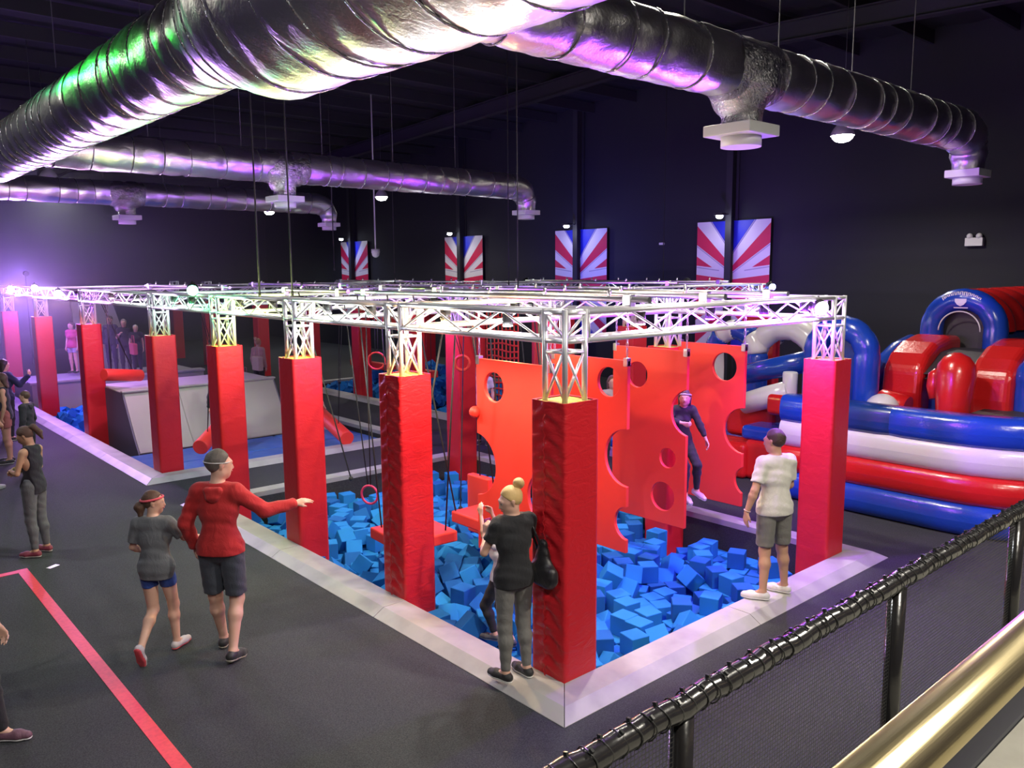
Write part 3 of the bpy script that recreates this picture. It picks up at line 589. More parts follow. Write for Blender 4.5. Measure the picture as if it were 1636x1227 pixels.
# ---------------------------------------------------------------- foam cubes of the pits
# settled heap: x, y, z in half millimetres, then the quaternion times 120, seven numbers per cube
CUBES = np.array([
1617, 3369, -547, 61, 5, -82, 63, 3131, 1057, -654, 9, -84, 9, 84, 3552, 1970, -210, 0, -110, -48, 0, 797, 3606, -418, 13, -70, 89, -39, 6048, 1200, -654, 118, 0, 0, 22,
2077, 5511, -654, 54, -54, -65, 65, 9145, 1552, -654, 62, 0, 0, -103, 7231, 2640, -769, 69, 80, -52, 22, 9080, 2496, -654, 46, -46, -71, 71, 5222, 3571, -434, 92, -57, 48, -18,
7456, 1591, -654, 76, 0, 0, -92, 3294, 5152, -609, 111, 37, 22, -16, 6545, 3488, -654, 81, 25, 81, -25, 5246, 1446, -654, 112, 0, 0, 43, 1493, 2453, -654, 3, -3, -85, 85,
2594, 1494, -654, 38, 38, -76, -76, 2234, 4222, -654, 85, -2, -85, -2, 7573, 2089, -654, 24, -81, 24, 81, 2650, 5461, -654, 43, 43, -73, -73, 5903, 301, -210, 16, -16, 83, -83,
2689, 4268, -654, 62, -58, 62, 58, 4247, 1613, -654, 85, 7, 85, -7, 3680, 1395, -654, 0, 0, 85, 85, 2365, 6395, -471, 68, -61, -78, 6, 1118, 3467, -709, 67, 81, 15, -56,
7584, 3515, -777, 97, 48, -34, 39, 7811, 2775, -654, 95, 0, 0, -74, 2655, 10303, -654, 58, -62, 58, 62, 1969, 10899, -565, 29, -75, 86, 25, 8161, 4372, -210, 118, 0, 0, 22,
6042, 3615, -618, 59, 20, -73, -72, 1460, 9151, -740, 9, -57, 91, -54, 4902, 1005, -771, 56, 18, -57, 88, 5496, 3270, -783, 44, -89, 65, -18, 3717, 1847, -654, 59, 59, 61, 61,
2726, 6028, -489, 95, 61, -38, -11, 3701, 845, -688, 9, 104, 53, 29, 3569, 5546, -457, 42, -107, 0, 34, 3740, 8787, -210, 5, -5, -85, 85, 2199, 5003, -853, 80, -56, 19, 67,
1559, 3981, -654, 41, -74, -41, -74, 4417, 7656, -237, 14, 30, -65, -95, 8592, 13203, -210, 10, -84, -10, -84, 5623, 2309, -1098, 19, -19, -83, 83, 8983, 6024, -654, 75, 40, -75, 40,
7563, 13086, -654, 35, 77, -35, 77, 312, 12579, -210, 45, -45, -72, 72, 7195, 3394, -1006, 25, -44, -10, -109, 7029, 4443, -654, 9, 9, -84, -84, 1175, 5046, -773, 8, 11, 41, 112,
6850, 2852, -1098, 24, -24, -81, 81, 8684, 3445, -654, 120, 0, 0, 0, 1977, 10438, -795, 65, -18, 85, -52, 7603, 12276, -654, 35, 35, -77, -77, 2146, 3021, -454, 61, 42, -25, -91,
7043, 3867, -654, 54, -66, 54, 66, 9175, 3509, -654, 119, 0, 0, 13, 7956, 4395, 234, 82, -20, -82, -20, 6310, 2750, -1098, 65, -54, 65, 54, 4295, 14818, -654, 5, 85, -5, 85,
2357, 1014, -889, 49, 17, -67, 85, 3615, 7255, -564, 103, 36, 28, -41, 6399, 4578, -654, 15, 15, 83, 83, 4826, 8843, -370, 55, 69, 9, 81, 3222, 7740, -611, 101, 48, -11, 41,
8666, 14644, -654, 48, -48, 70, -70, 4096, 13493, -654, 120, 0, 0, -4, 4333, 2299, -654, 6, -6, -85, 85, 4715, 3463, -654, 119, 0, 0, 18, 1317, 10654, -654, 0, 101, 65, 0,
2240, 6099, -784, 22, 75, -45, -79, 1696, 14620, -760, 36, -92, 55, -40, 7425, 13865, -654, 120, 0, 0, -5, 5820, 2761, -1098, 67, 53, -67, 53, 3392, 6818, -684, 24, -63, -29, -95,
672, 4662, -654, 61, 59, -61, 59, 7619, 4257, -654, 72, -72, 45, -45, 2416, 10869, -602, 7, -5, -72, 95, 4106, 7004, -715, 54, -13, -97, 43, 1743, 10111, -1008, 44, 55, -93, 26,
4740, 8209, -174, 40, 10, -4, 113, 1747, 11478, -394, 40, 83, -72, -26, 1384, 3200, -1098, 81, -81, 24, -24, 3112, 2244, -288, 16, 46, 73, 82, 1698, 5942, -974, 81, 8, 76, 45,
3110, 12074, -654, 34, -78, -34, -78, 6277, 4091, -654, 106, 0, 0, 56, 8296, 3039, -654, 30, -30, -79, 79, 3151, 5761, -729, 46, 104, 38, 13, 4426, 8444, -637, 26, -79, -17, 85,
1729, 5169, -1021, 79, 85, -8, 32, 3354, 13743, -654, 71, 71, -47, -47, 8543, 1734, -1098, 84, -84, -10, 10, 3340, 11000, -362, 66, 86, 45, -26, 872, 7748, -686, 58, -1, -81, -67,
1038, 7236, -533, 24, -66, -70, 67, 8955, 1318, -1098, 48, 48, -70, -70, 1830, 15225, -654, 45, 72, 45, -72, 8085, 4495, -654, 61, -59, 61, 59, 5370, 9596, -457, 40, -101, -51, -3,
3039, 7174, -607, 74, 44, 80, -26, 4349, 9712, -210, 34, 34, 78, 78, 3785, 12952, -789, 29, 52, -96, 39, 6553, 3281, -1098, 118, 0, 0, -23, 2370, 10206, -1098, 42, -74, -42, -74,
3604, 6124, -733, 51, 16, 107, 10, 3795, 8230, -654, 70, 70, -48, -48, 7934, 12700, -654, 120, 0, 0, 1, 3207, 13140, -654, 23, 0, 0, -118, 2791, 11419, -654, 52, 0, 0, 108,
606, 1594, -601, 48, -46, -36, -94, 6869, 1954, -1098, 26, 26, 81, 81, 1064, 15258, -654, 60, -60, -60, 60, 3901, 7795, -654, 0, -22, 118, 0, 1779, 2970, -806, 49, -50, -97, -5,
7460, 4674, -654, 45, 72, -45, 72, 3803, 4897, -654, 0, -11, -120, 0, 4480, 9123, -631, 32, -98, 27, 55, 8048, 5583, -654, 85, 1, 85, -1, 5983, 3318, -1098, 23, 82, 23, -82,
2549, 12451, -635, 2, 34, -115, -5, 9452, 6399, -654, 0, -105, -59, 0, 3155, 4805, -849, 22, -16, -111, -37, 9654, 1518, -1098, 82, -82, 23, -23, 2869, 12775, -654, 24, -24, 81, -81,
2860, 10836, -654, 64, 64, 55, 55, 2837, 1868, -654, 76, -38, 76, 38, 1666, 6317, -553, 12, 94, -26, -69, 5610, 10231, -654, 75, 75, -41, -41, 9735, 2526, -1098, 60, -60, 60, 60,
2757, 6815, -623, 22, 36, -78, -80, 7287, 11205, -654, 38, 38, -76, -76, 6270, 10925, -654, 19, -19, -83, 83, 6861, 4931, -654, 77, 0, 0, -92, 3455, 14423, -654, 51, 51, 68, 68,
5727, 11036, -654, 45, 72, 45, -72, 8904, 2321, -1098, 0, -118, -19, 0, 9168, 4258, -1098, 0, 110, 47, 0, 9051, 1855, -1098, 0, 97, -70, 0, 4969, 13915, -654, 0, 90, -79, 0,
4768, 13430, -654, 50, -69, -50, -69, 4170, 6446, -561, 59, 4, 83, 64, 7385, 2146, -1098, 84, -84, -10, 10, 4144, 12547, -756, 111, 40, -16, -14, 5316, 2744, -1098, 18, 18, 83, 83,
2519, 7312, -654, 20, 0, 0, 118, 8681, 13302, -654, 81, -24, 81, 24, 4546, 2735, -654, 68, -68, -51, 51, 1784, 8315, -654, 68, -68, -51, 51, 4996, 1426, -1098, 0, 98, 70, 0,
6490, 11945, -800, 23, -96, -57, 39, 3020, 6430, -654, 0, 44, -111, 0, 7071, 999, -654, 80, 28, 80, -28, 737, 9381, -774, 36, 90, 62, 33, 2966, 1401, -1098, 89, 0, 0, 80,
9195, 3281, -1098, 81, -81, 24, -24, 8557, 4117, -1098, 0, 96, -72, 0, 1199, 2699, -1098, 26, -26, -81, 81, 6905, 10769, -804, 95, 49, -24, 48, 3757, 2441, -915, 10, -38, 98, 57,
4086, 3102, -654, 81, 81, -24, -24, 5960, 1615, -1098, 84, 0, 0, 85, 6831, 5393, -654, 66, -66, -54, 54, 5258, 10673, -635, 4, 21, -91, -75, 2395, 11928, -654, 99, 0, 0, 68,
8057, 13341, -654, 0, -115, 34, 0, 1420, 10581, -1098, 113, 0, 0, -39, 6255, 2199, -1098, 82, 21, -82, 21, 1102, 9240, -1007, 88, 33, 27, 70, 8107, 1396, -1098, 19, 83, 19, -83,
9614, 2070, -1098, 85, -5, -85, -5, 3983, 5421, -758, 57, 49, -26, -90, 490, 4132, -654, 37, 76, -37, 76, 3778, 15107, -654, 0, -99, -68, 0, 8890, 5073, -654, 61, 59, 61, -59,
6432, 12606, -831, 43, 29, -48, 97, 1986, 9247, -1098, 30, -30, 79, -79, 3434, 8622, -654, 65, 0, 0, 101, 3123, 4079, -654, 0, 87, 82, 0, 4441, 7844, -648, 87, 15, -18, 79,
4378, 14255, -870, 64, -7, 57, 84, 3506, 1770, -1098, 16, -16, -83, 83, 3845, 325, -577, 5, 102, 9, -62, 8160, 15235, -654, 13, 0, 0, 119, 5981, 10478, -654, 81, -24, 81, 24,
9716, 3564, -1098, 6, 0, 0, 120, 5256, 8555, -210, 21, 21, 82, 82, 3154, 5334, -1007, 8, 22, -110, -42, 8820, 2836, -1098, 5, -85, -5, -85, 3637, 4443, -210, 82, 23, -82, 23,
5844, 4640, -829, 52, 17, 105, -19, 8898, 5732, -1098, 85, 0, 0, 85, 8425, 12339, -721, 93, -10, 63, -40, 3967, 8741, -654, 83, -18, -83, -18, 6226, 10028, -654, 81, -25, -81, -25,
2063, 10951, -1098, 56, -56, 64, -64, 7641, 2947, -1098, 0, -67, -100, 0, 1755, 8797, -1098, 21, 82, -21, 82, 831, 12273, -654, 44, -73, -44, -73, 5506, 1685, -1098, 0, -87, -83, 0,
7380, 1671, -1098, 4, 4, -85, -85, 9738, 3097, -1098, 85, 0, 0, 85, 1460, 14230, -1098, 80, 28, -80, 28, 1528, 867, -654, 15, -15, -84, 84, 7117, 1203, -1098, 39, -75, -39, -75,
6061, 5071, -654, 103, 0, 0, 61, 5139, 2337, -1098, 18, -83, 18, 83, 1779, 13906, -797, 47, -100, -47, 11, 7477, 13589, -1098, 119, 0, 0, 15, 4448, 1466, -1098, 56, -64, 56, 64,
2251, 11419, -661, 58, 67, 52, 62, 5878, 12290, -210, 69, 50, -69, 50, 2448, 9287, -716, 96, 55, 28, -37, 5609, 11665, -654, 82, -82, 23, -23, 4653, 12986, -654, 83, -83, 16, -16,
7219, 12726, -1098, 33, 78, 33, -78, 2491, 10789, -1098, 85, -85, 5, -5, 5733, 1119, -1098, 0, -55, 107, 0, 5046, 15116, -1098, 15, 0, 0, 119, 5858, 421, -654, 0, -120, 0, 0,
2572, 9692, -1098, 4, -85, -4, -85, 1978, 6775, -654, 51, 68, 51, -68, 2698, 3641, -864, 82, -12, -71, 49, 8566, 3452, -1098, 83, 83, -19, -19, 3979, 5879, -508, 48, -34, 54, 89,
2995, 8227, -658, 23, 11, -25, -115, 9292, 2751, -1098, 0, 0, -85, 85, 4885, 10264, -654, 42, -74, -42, -74, 2225, 8758, -588, 99, -2, 67, 3, 7432, 11735, -1098, 95, 0, 0, -73,
3646, 12468, -1098, 0, -120, -10, 0, 7503, 12306, -1098, 82, -82, 21, -21, 9510, 6259, -1098, 72, -45, 72, 45, 8435, 6069, -654, 33, -78, -33, -78, 5943, 12171, -654, 25, -25, -81, 81,
8118, 14686, -936, 17, 93, 54, 50, 9181, 13664, -654, 68, -51, -68, -51, 669, 6876, -771, 37, -69, 23, -88, 9719, 6848, -655, 1, -88, -82, 1, 222, 9400, -538, 52, -67, 67, 52,
7595, 13030, -1098, 34, -34, -78, 78, 6634, 5554, -210, 35, 35, -77, -77, 6366, 3878, -1098, 14, 14, 84, 84, 8053, 3300, -1098, 0, -119, -15, 0, 3651, 4403, -654, 0, 75, 94, 0,
4245, 5654, -216, 4, -104, 22, -55, 2451, 4075, -1098, 25, 26, -81, -81, 1905, 6534, -1098, 51, -51, 68, -68, 761, 11806, -654, 83, -83, 19, -19, 8105, 4520, -1098, 0, -104, 60, 0,
1893, 1303, -761, 110, 42, -3, -21, 2387, 6557, -1034, 67, 97, -16, -11, 929, 8200, -941, 100, 45, -33, 36, 1602, 9556, -1098, 0, 56, -106, 0, 5196, 11168, -654, 14, -14, 84, -84,
6494, 1286, -1098, 70, 48, 70, -48, 1467, 13593, -1098, 33, -33, -78, 78, 1674, 3613, -1098, 72, -46, 72, 46, 3251, 2327, -886, 62, -24, -91, 42, 4682, 5726, -504, 48, 64, -89, 6,
1211, 8674, -1098, 119, 0, 0, -18, 4921, 14058, -1098, 84, -84, -11, 11, 8832, 15135, -1098, 70, 70, -48, -48, 3760, 6668, -1098, 120, 0, 0, 9, 306, 2016, -654, 82, 23, 82, -23,
6655, 5372, -1098, 77, -35, -77, -35, 8037, 3909, -1098, 6, -6, 85, -85, 8697, 14617, -1098, 84, -10, 84, 10, 5487, 15020, -1098, 51, -51, 68, -68, 6329, 5039, -1098, 79, 79, -32, -32,
2638, 5327, -1098, 0, 32, -116, 0, 2122, 3457, -1098, 0, -57, 105, 0, 2945, 10357, -1098, 14, -84, 14, 84, 2599, 13584, -720, 34, -44, -81, -69, 1580, 7698, -654, 0, -70, -97, 0,
2541, 7214, -1098, 15, -15, 83, -83, 3656, 3893, -444, 29, 31, -85, 73, 3646, 9917, -210, 79, 0, 0, -90, 3186, 3355, -654, 48, -48, 70, -70, 4297, 11305, -210, 82, -82, 21, -21,
5358, 5301, -217, 79, 30, -82, 23, 4782, 11088, -301, 92, -55, -3, -54, 2576, 2316, -654, 38, 38, -76, -76, 2788, 8746, -529, 46, -49, -99, 3, 5234, 4474, -654, 61, -61, 59, -59,
3237, 9919, -654, 54, 54, -66, -66, 2137, 2473, -654, 27, -27, -80, 80, 2898, 2734, -654, 81, 81, 26, 26, 6611, 14666, -654, 8, 0, 0, -120, 4178, 3962, -654, 85, 85, 4, 4,
9109, 11747, -654, 62, 0, 0, 103, 4615, 7164, -297, 7, 62, -58, -85, 4625, 3957, -654, 80, 0, 0, 89, 3694, 3379, -654, 47, 47, -71, -71, 1409, 1879, -691, 96, 1, -70, -16,
9055, 12254, -654, 76, 38, 76, -38, 5815, 13355, -654, 62, -58, -62, -58, 2027, 1935, -654, 35, 77, -35, 77, 5556, 13853, -654, 111, 0, 0, -46, 6632, 15184, -654, 31, 0, 0, -116,
4739, 4535, -654, 0, -83, 86, 0, 2262, 14644, -654, 15, 83, 15, -83, 3315, 10498, -654, 52, 67, 52, -67, 5581, 6380, -316, 110, 23, -37, -20, 8263, 6717, -654, 0, 26, 117, 0,
5251, 8003, -239, 4, 112, -27, -34, 3980, 4736, -210, 0, -58, -105, 0, 7339, 15229, -654, 17, -83, 17, 83, 7315, 9753, -654, 2, 85, -2, 85, 8054, 10745, -654, 0, 111, -45, 0,
5933, 7036, -210, 29, 0, 0, 116, 6845, 8389, -326, 56, -101, 34, -6, 5383, 5900, -419, 28, -54, 6, 103, 5788, 8326, -320, 20, 109, -7, 47, 7688, 10219, -654, 55, 0, 0, -107,
4917, 5018, -654, 53, -53, 66, -66, 1505, 4610, -1098, 0, 58, -105, 0, 8218, 871, -1098, 76, 38, 76, -38, 7506, 5902, -654, 0, -117, 26, 0, 7345, 5190, -654, 35, 77, -35, 77,
3474, 2902, -654, 76, -37, -76, -37, 9661, 12157, -654, 85, -5, 85, 5, 8768, 6738, -654, 65, 65, 55, 55, 2889, 14853, -210, 27, 27, 81, 81, 7257, 14476, -654, 23, -23, -82, 82,
4140, 4471, -654, 44, 44, 72, 72, 5766, 5524, -654, 14, -14, -84, 84, 6337, 8718, -508, 106, -53, 16, 13, 3924, 10954, -654, 18, -18, 83, -83, 8143, 10090, -654, 81, -81, 26, -26,
7153, 10224, -654, 2, -85, -2, -85, 3169, 9078, -654, 50, 0, 0, 109, 267, 3503, -654, 66, -53, -66, -53, 2015, 7234, -654, 66, 66, 53, 53, 5792, 12722, -654, 0, -50, 109, 0,
2044, 7772, -654, 46, 71, -46, 71, 9330, 8287, -654, 73, -73, -42, 42, 7795, 9652, -654, 51, 51, -68, -68, 6261, 5581, -654, 119, 0, 0, -12, 3698, 9886, -654, 63, -63, -56, 56,
6762, 9818, -654, 51, 51, 68, 68, 4500, 11848, -487, 83, 1, -67, -55, 5277, 6766, -654, 12, -12, -84, 84, 5116, 5502, -650, 82, -19, -82, -26, 9263, 12993, -654, 17, -83, -17, -83,
8668, 7600, -654, 50, 0, 0, 109, 1253, 1380, -654, 44, 73, 44, -73, 8334, 2219, -1098, 85, 85, 6, 6, 4392, 5065, -613, 53, 54, -34, -86, 8898, 5096, -1098, 0, -85, 85, 0,
2672, 14881, -654, 11, -11, 84, -84, 343, 8239, -654, 3, 0, 0, 120, 792, 3646, -1098, 72, -72, -45, 45, 3695, 9281, -654, 91, 0, 0, -79, 5410, 7318, -495, 11, -60, -83, -61,
6204, 5891, -210, 85, -7, -85, -7, 6032, 7551, -538, 53, -28, 36, -98, 6108, 15287, -1098, 59, 61, 59, -61, 303, 7596, -654, 42, 73, -42, 73, 9375, 7263, -654, 75, -75, 40, -40,
6174, 8163, -654, 45, 72, 45, -72, 5429, 5073, -795, 21, -88, -64, -45, 7630, 1162, -1098, 82, -21, -82, -21, 6741, 9333, -654, 63, -57, -63, -57, 4489, 929, -1098, 56, 56, 64, 64,
6826, 14040, -773, 20, 97, -42, -54, 6300, 13111, -530, 21, -7, 35, 113, 222, 4668, -654, 0, 85, 0, -85, 1267, 12792, -804, 19, 67, 92, 34, 8492, 11950, -1098, 84, -13, 84, 13,
700, 3032, -1098, 47, 47, -71, -71, 6282, 6509, -341, 15, -33, -26, 112, 4705, 1952, -1098, 55, -64, 55, 64, 6812, 8894, -654, 0, -7, 120, 0, 1176, 15214, -1098, 67, 52, -67, 52,
9715, 4149, -1098, 58, 62, 58, -62, 988, 4643, -1098, 69, 69, 49, 49, 7536, 9191, -654, 12, 84, -12, 84, 3761, 10344, -654, 5, -85, 5, 85, 2883, 1884, -1098, 63, 63, -56, -56,
9721, 7797, -718, 79, 40, 37, -73, 5937, 9607, -654, 0, -118, 23, 0, 5088, 6179, -671, 58, -20, 75, 71, 4430, 10750, -654, 64, -64, -56, 56, 1029, 13295, -1098, 69, -50, 69, 50,
4469, 9774, -654, 66, 66, -53, -53, 3699, 11339, -654, 19, 19, -83, -83, 4236, 11373, -654, 78, 34, 78, -34, 8943, 12085, -1098, 84, -84, -8, 8, 8265, 11400, -1098, 68, -68, 51, -51,
3978, 12077, -1098, 14, 84, 14, -84, 1287, 4025, -1098, 6, -85, 6, 85, 8904, 8008, -654, 77, -77, 35, -35, 1124, 14620, -1098, 84, -84, -11, 11, 4296, 10260, -654, 64, 64, 56, 56,
2747, 2328, -1098, 63, -63, 56, -56, 5312, 292, -708, 5, 25, -24, 115, 4930, 7412, -637, 48, -42, -63, -79, 4916, 14656, -1098, 76, 0, 0, -93, 8048, 12456, -1098, 11, -84, 11, 84,
1305, 6448, -1098, 84, 10, 84, -10, 6197, 774, -1098, 48, 70, 48, -70, 1364, 5547, -1098, 41, -41, -74, 74, 9182, 14397, -1098, 85, 85, -6, -6, 5248, 746, -1098, 110, 0, 0, -47,
6893, 12301, -1098, 56, 64, 56, -64, 1697, 223, -654, 0, 0, -85, 85, 2242, 14307, -1098, 25, -81, -25, -81, 2751, 14863, -1098, 46, -72, -46, -72, 3528, 11742, -1098, 73, -73, -44, 44,
2259, 2191, -1098, 18, 18, -83, -83, 330, 12705, -654, 0, 117, 26, 0, 5045, 3232, -1098, 0, -119, -12, 0, 7519, 3962, -1098, 0, -94, -75, 0, 5891, 6914, -654, 0, 67, 99, 0,
4706, 13422, -1098, 83, 83, -18, -18, 6965, 13636, -1098, 45, 72, -45, 72, 5205, 13434, -1098, 8, -8, -84, 84, 6945, 11660, -1098, 59, 59, 61, 61, 5537, 10736, -1098, 44, 72, 44, -72,
6414, 7319, -718, 80, -70, 55, 9, 8288, 2901, -1098, 67, -52, -67, -52, 1500, 6887, -800, 28, 73, -31, -86, 9135, 11653, -1098, 0, -20, 118, 0, 6444, 13553, -785, 34, 22, 97, -58,
5920, 13592, -1098, 0, -42, -112, 0, 3934, 13420, -1098, 78, -34, 78, 34, 4171, 4061, -1098, 62, 62, -57, -57, 810, 12764, -1098, 12, -84, -12, -84, 5052, 10300, -1098, 85, -85, -3, 3,
5235, 9757, -938, 104, 49, 19, -31, 1625, 11329, -899, 33, 31, 47, -101, 9712, 8524, -1098, 0, 7, -120, 0, 3272, 6343, -1098, 44, -72, -44, -72, 4888, 8358, -654, 7, 0, 0, 120,
3111, 12414, -1098, 26, 81, -26, 81, 5185, 3783, -927, 46, 7, 106, 33, 4652, 6931, -873, 20, -40, 102, 44, 2290, 4537, -1098, 83, 16, -83, 16, 4904, 7907, -654, 0, 8, 120, 0,
9312, 13294, -1098, 77, 35, 77, -35, 1934, 15231, -1098, 70, -47, -70, -47, 2815, 8500, -1025, 78, -3, -85, 33, 6899, 11213, -1098, 1, 1, -85, -85, 8728, 11460, -1098, 69, 49, 69, -49,
3231, 13944, -1098, 55, 55, -65, -65, 2840, 4437, -1098, 25, 0, 0, 117, 4300, 13041, -1098, 72, -72, 44, -44, 2181, 13540, -1098, 89, 0, 0, 80, 9629, 10984, -1098, 47, -71, -47, -71,
2043, 7051, -1098, 85, 5, 85, -5, 5579, 7838, -654, 74, 42, -74, 42, 4307, 13707, -1098, 38, 76, 38, -76, 2865, 829, -1098, 82, -82, 21, -21, 5086, 12222, -654, 119, 0, 0, -11,
744, 8820, -1098, 0, -87, -82, 0, 8017, 14168, -1098, 54, 66, 54, -66, 7756, 11299, -1098, 11, -11, 84, -84, 2796, 9142, -1098, 118, 0, 0, -23, 7936, 1874, -1098, 50, 50, 68, 68,
3346, 2899, -1098, 4, 4, -85, -85, 4407, 15258, -1098, 4, -85, 4, 85, 5125, 12904, -1098, 81, 26, -81, 26, 3155, 3908, -1098, 0, -4, -120, 0, 8327, 6555, -1098, 0, 0, 85, 85,
6723, 4271, -1098, 35, 77, 35, -77, 5879, 14129, -1098, 67, -67, 52, -52, 3238, 13056, -1098, 38, 38, 76, 76, 3064, 9589, -1098, 85, -85, -1, 1, 3667, 14627, -1098, 3, -3, -85, 85,
9347, 8116, -1098, 32, 32, -79, -79, 4042, 867, -1098, 0, 10, -120, 0, 863, 7278, -1098, 84, 84, -9, -9, 5570, 4157, -1098, 37, 0, 0, -114, 7131, 15093, -1098, 0, -7, 120, 0,
2895, 6581, -1098, 83, 20, 83, -20], dtype=float).reshape(-1, 7)
NC = len(CUBES); ip = CUBES[:, :3]/2000.0; iq = CUBES[:, 3:]/120.0
E_ = .222; hE = E_/2
cm = MB().box(-hE, hE, -hE, hE, -hE, hE)
proto_c = cm.build('foam_cube', m_foam, bevel=.006, seg=1)
proto_d = cm.build('foam_cube', m_foam2, bevel=.006, seg=1)
rg = random.Random(8); dark_used = False; bright_used = False; rest = MB()
for i in range(NC):
    if ip[i][2] > -.15: continue
    qn = Quaternion([float(t) for t in iq[i]]).normalized(); dk = rg.random() < .3
    if i < 300:
        if not bright_used: o = proto_c; bright_used = True
        elif dk and not dark_used: o = proto_d; dark_used = True
        else:
            o = (proto_d if dk else proto_c).copy(); COL.objects.link(o)
        o.location = ip[i]; o.rotation_mode = 'QUATERNION'; o.rotation_quaternion = qn
        tag(o, '%s blue foam cube lying tumbled in the near foam pit' % ('shade-darkened' if (o.data == proto_d.data) else 'bright'), 'foam cube', 'foam cubes in the near pit')
    else:
        rest.box(-hE, hE, -hE, hE, -hE, hE, mi=1 if dk else 0, mat=Matrix.Translation([float(t) for t in ip[i]]) @ qn.to_matrix().to_4x4())
def heap(x0, x1, y0, y1, z, n, dz=.25):
    for k in range(n):
        T = Matrix.Translation((rg.uniform(x0, x1), rg.uniform(y0, y1), z+rg.uniform(-dz, dz)*.5)) @ Quaternion((rg.gauss(0, 1), rg.gauss(0, 1), rg.gauss(0, 1), rg.gauss(0, 1))).normalized().to_matrix().to_4x4()
        rest.box(-hE, hE, -hE, hE, -hE, hE, mi=0 if rg.random() < .6 else 1, mat=T)
heap(.15, 4.85, 15.8, 20.7, -.32, 400)
for k in range(7): heap(7.9+.2*k, 12.1-.3*k, 14.2+.2*k, 18.9-.3*k, -.3+.14*k, 190-20*k, .2)
heap(7.75, 12.2, 5.85, 14.0, -.32, 300)
tag(rest.build('foam_cubes', [m_foam, m_foam2]), 'heaped blue foam cubes filling the gaps of the near pit and the pits behind', 'foam cubes', kind='stuff')

# ---------------------------------------------------------------- red boards with round holes
def holed_board(w, h, t, holes, name, mat, parent, origin):
    """board in the local YZ plane, thickness t in x; holes = (y, z, r)"""
    b0 = MB().box(-t/2, t/2, 0, w, 0, h).build('tmp', mat)
    cm_ = MB()
    for (y, z, r) in holes:
        cm_ = MB().cyl((-t, y, z), (t, y, z), r, 48); c_ = cm_.build('tmpc', mat)
        md = b0.modifiers.new('b', 'BOOLEAN'); md.object = c_; md.operation = 'DIFFERENCE'; md.solver = 'EXACT'
        bpy.context.view_layer.update()
        me = bpy.data.meshes.new_from_object(b0.evaluated_get(bpy.context.evaluated_depsgraph_get()))
        b0.modifiers.clear(); b0.data = me; bpy.data.objects.remove(c_)
    me = b0.data; bpy.data.objects.remove(b0); me.name = name
    o = bpy.data.objects.new(name, me); COL.objects.link(o); o.parent = parent
    md = o.modifiers.new('bevel', 'BEVEL'); md.width = .008; md.segments = 2; md.limit_method = 'ANGLE'; md.angle_limit = .7
    return o
def hung_board(X, y0, z0, w, h, holes, label, knob=None):
    root = empty('holed_climbing_board', (X, y0, z0), label, 'climbing board', 'red hanging boards with round holes')
    holed_board(w, h, .05, [(a-y0, b-z0, r) for a, b, r in holes], 'board', m_redp, root, None)
    for yy in (.03, w-.03):
        m = MB(); n = 9; top = 3.24-z0
        for k in range(n):
            za = h-.04+(top-h+.04)*k/n; zb = h-.04+(top-h+.04)*(k+1)/n; s = .012
            pts = [(s*math.cos(a)*(k % 2), yy+s*math.cos(a)*((k+1) % 2), (za+zb)/2+(zb-za)*.62*math.sin(a)) for a in [2*PI*j/10 for j in range(10)]]
            m.tube(pts, .004, 5, closed=True)
        m.build('chain', m_chain, root)
        MB().box(-.035, .035, yy-.03, yy+.03, h-.07, h+.03).build('bracket', m_chain, root, bevel=.006)
    if knob: MB().ball((-.05, knob[0]-y0, knob[1]-z0), knob[2], 16).build('knob', m_redp, root)
    return root
hung_board(1.2, 1.38, .27, 1.24, 2.28, [(2.31, 2.24, .17), (2.66, 1.30, .37), (1.45, 1.1, .3)], 'orange-lit red board with a hole near its top left, leftmost of four', (2.62, 1.92, .07))
hung_board(2.4, 1.36, .24, 1.24, 2.28, [(1.65, 2.25, .175), (1.36, 1.38, .34), (1.34, .60, .2), (2.5, 1.2, .3)], 'red board right behind the near corner pillar, with a hole near its top right')
hung_board(3.6, 1.42, .26, 1.22, 2.28, [(2.22, 2.18, .17), (1.36, 1.76, .30), (1.70, 1.14, .13), (1.77, .62, .19)], 'red board with a girl climbing behind its edge notch and two small round holes')
hung_board(4.77, 1.35, .33, 1.10, 2.2, [(1.67, 2.23, .19), (1.34, 1.38, .31), (1.26, .70, .2)], 'magenta-lit red board furthest right of the four, by the inflatable')

# ---------------------------------------------------------------- swings, rings and ropes
def platform(c, sx, sy, rz, t, ropes, label):
    root = empty('swing_platform', c, label, 'swing platform'); root.rotation_euler.z = rz
    MB().box(-sx/2, sx/2, -sy/2, sy/2, -t, 0).build('pad', m_redp, root, bevel=.02)
    R_ = Matrix.Rotation(-rz, 3, 'Z')
    for (a, b) in ropes:
        A = R_ @ (Vector(a)-Vector(c)); B = R_ @ (Vector(b)-Vector(c)); MB().cyl(A, B, .010, 8).build('rope', m_rope, root)
    return root
platform((.86, 3.52, .36), .80, .80, -.08, .14, [((.60, 3.84, .35), (.9, 4.75, 3.24)), ((1.12, 3.2, .35), (.95, 2.70, 2.96)), ((.58, 3.22, .35), (.75, 2.66, 2.96)), ((1.14, 3.82, .35), (1.2, 4.5, 3.25))],
         'red square swing platform hanging in ropes behind the second pillar')
platform((2.0, 3.12, .44), .96, .98, 0, .15, [((1.56, 3.56, .43), (1.2, 3.9, 3.25)), ((2.42, 3.56, .43), (2.4, 3.9, 3.25)), ((2.42, 2.68, .43), (2.4, 2.9, 3.25)), ((1.56, 2.68, .43), (1.2, 2.8, 3.25))],
         'large red swing platform hanging in ropes left of the blonde woman')
root = empty('hanging_red_pad', (2.25, 3.9, .45), 'upright red padded block standing up behind the large swing platform', 'padded block')
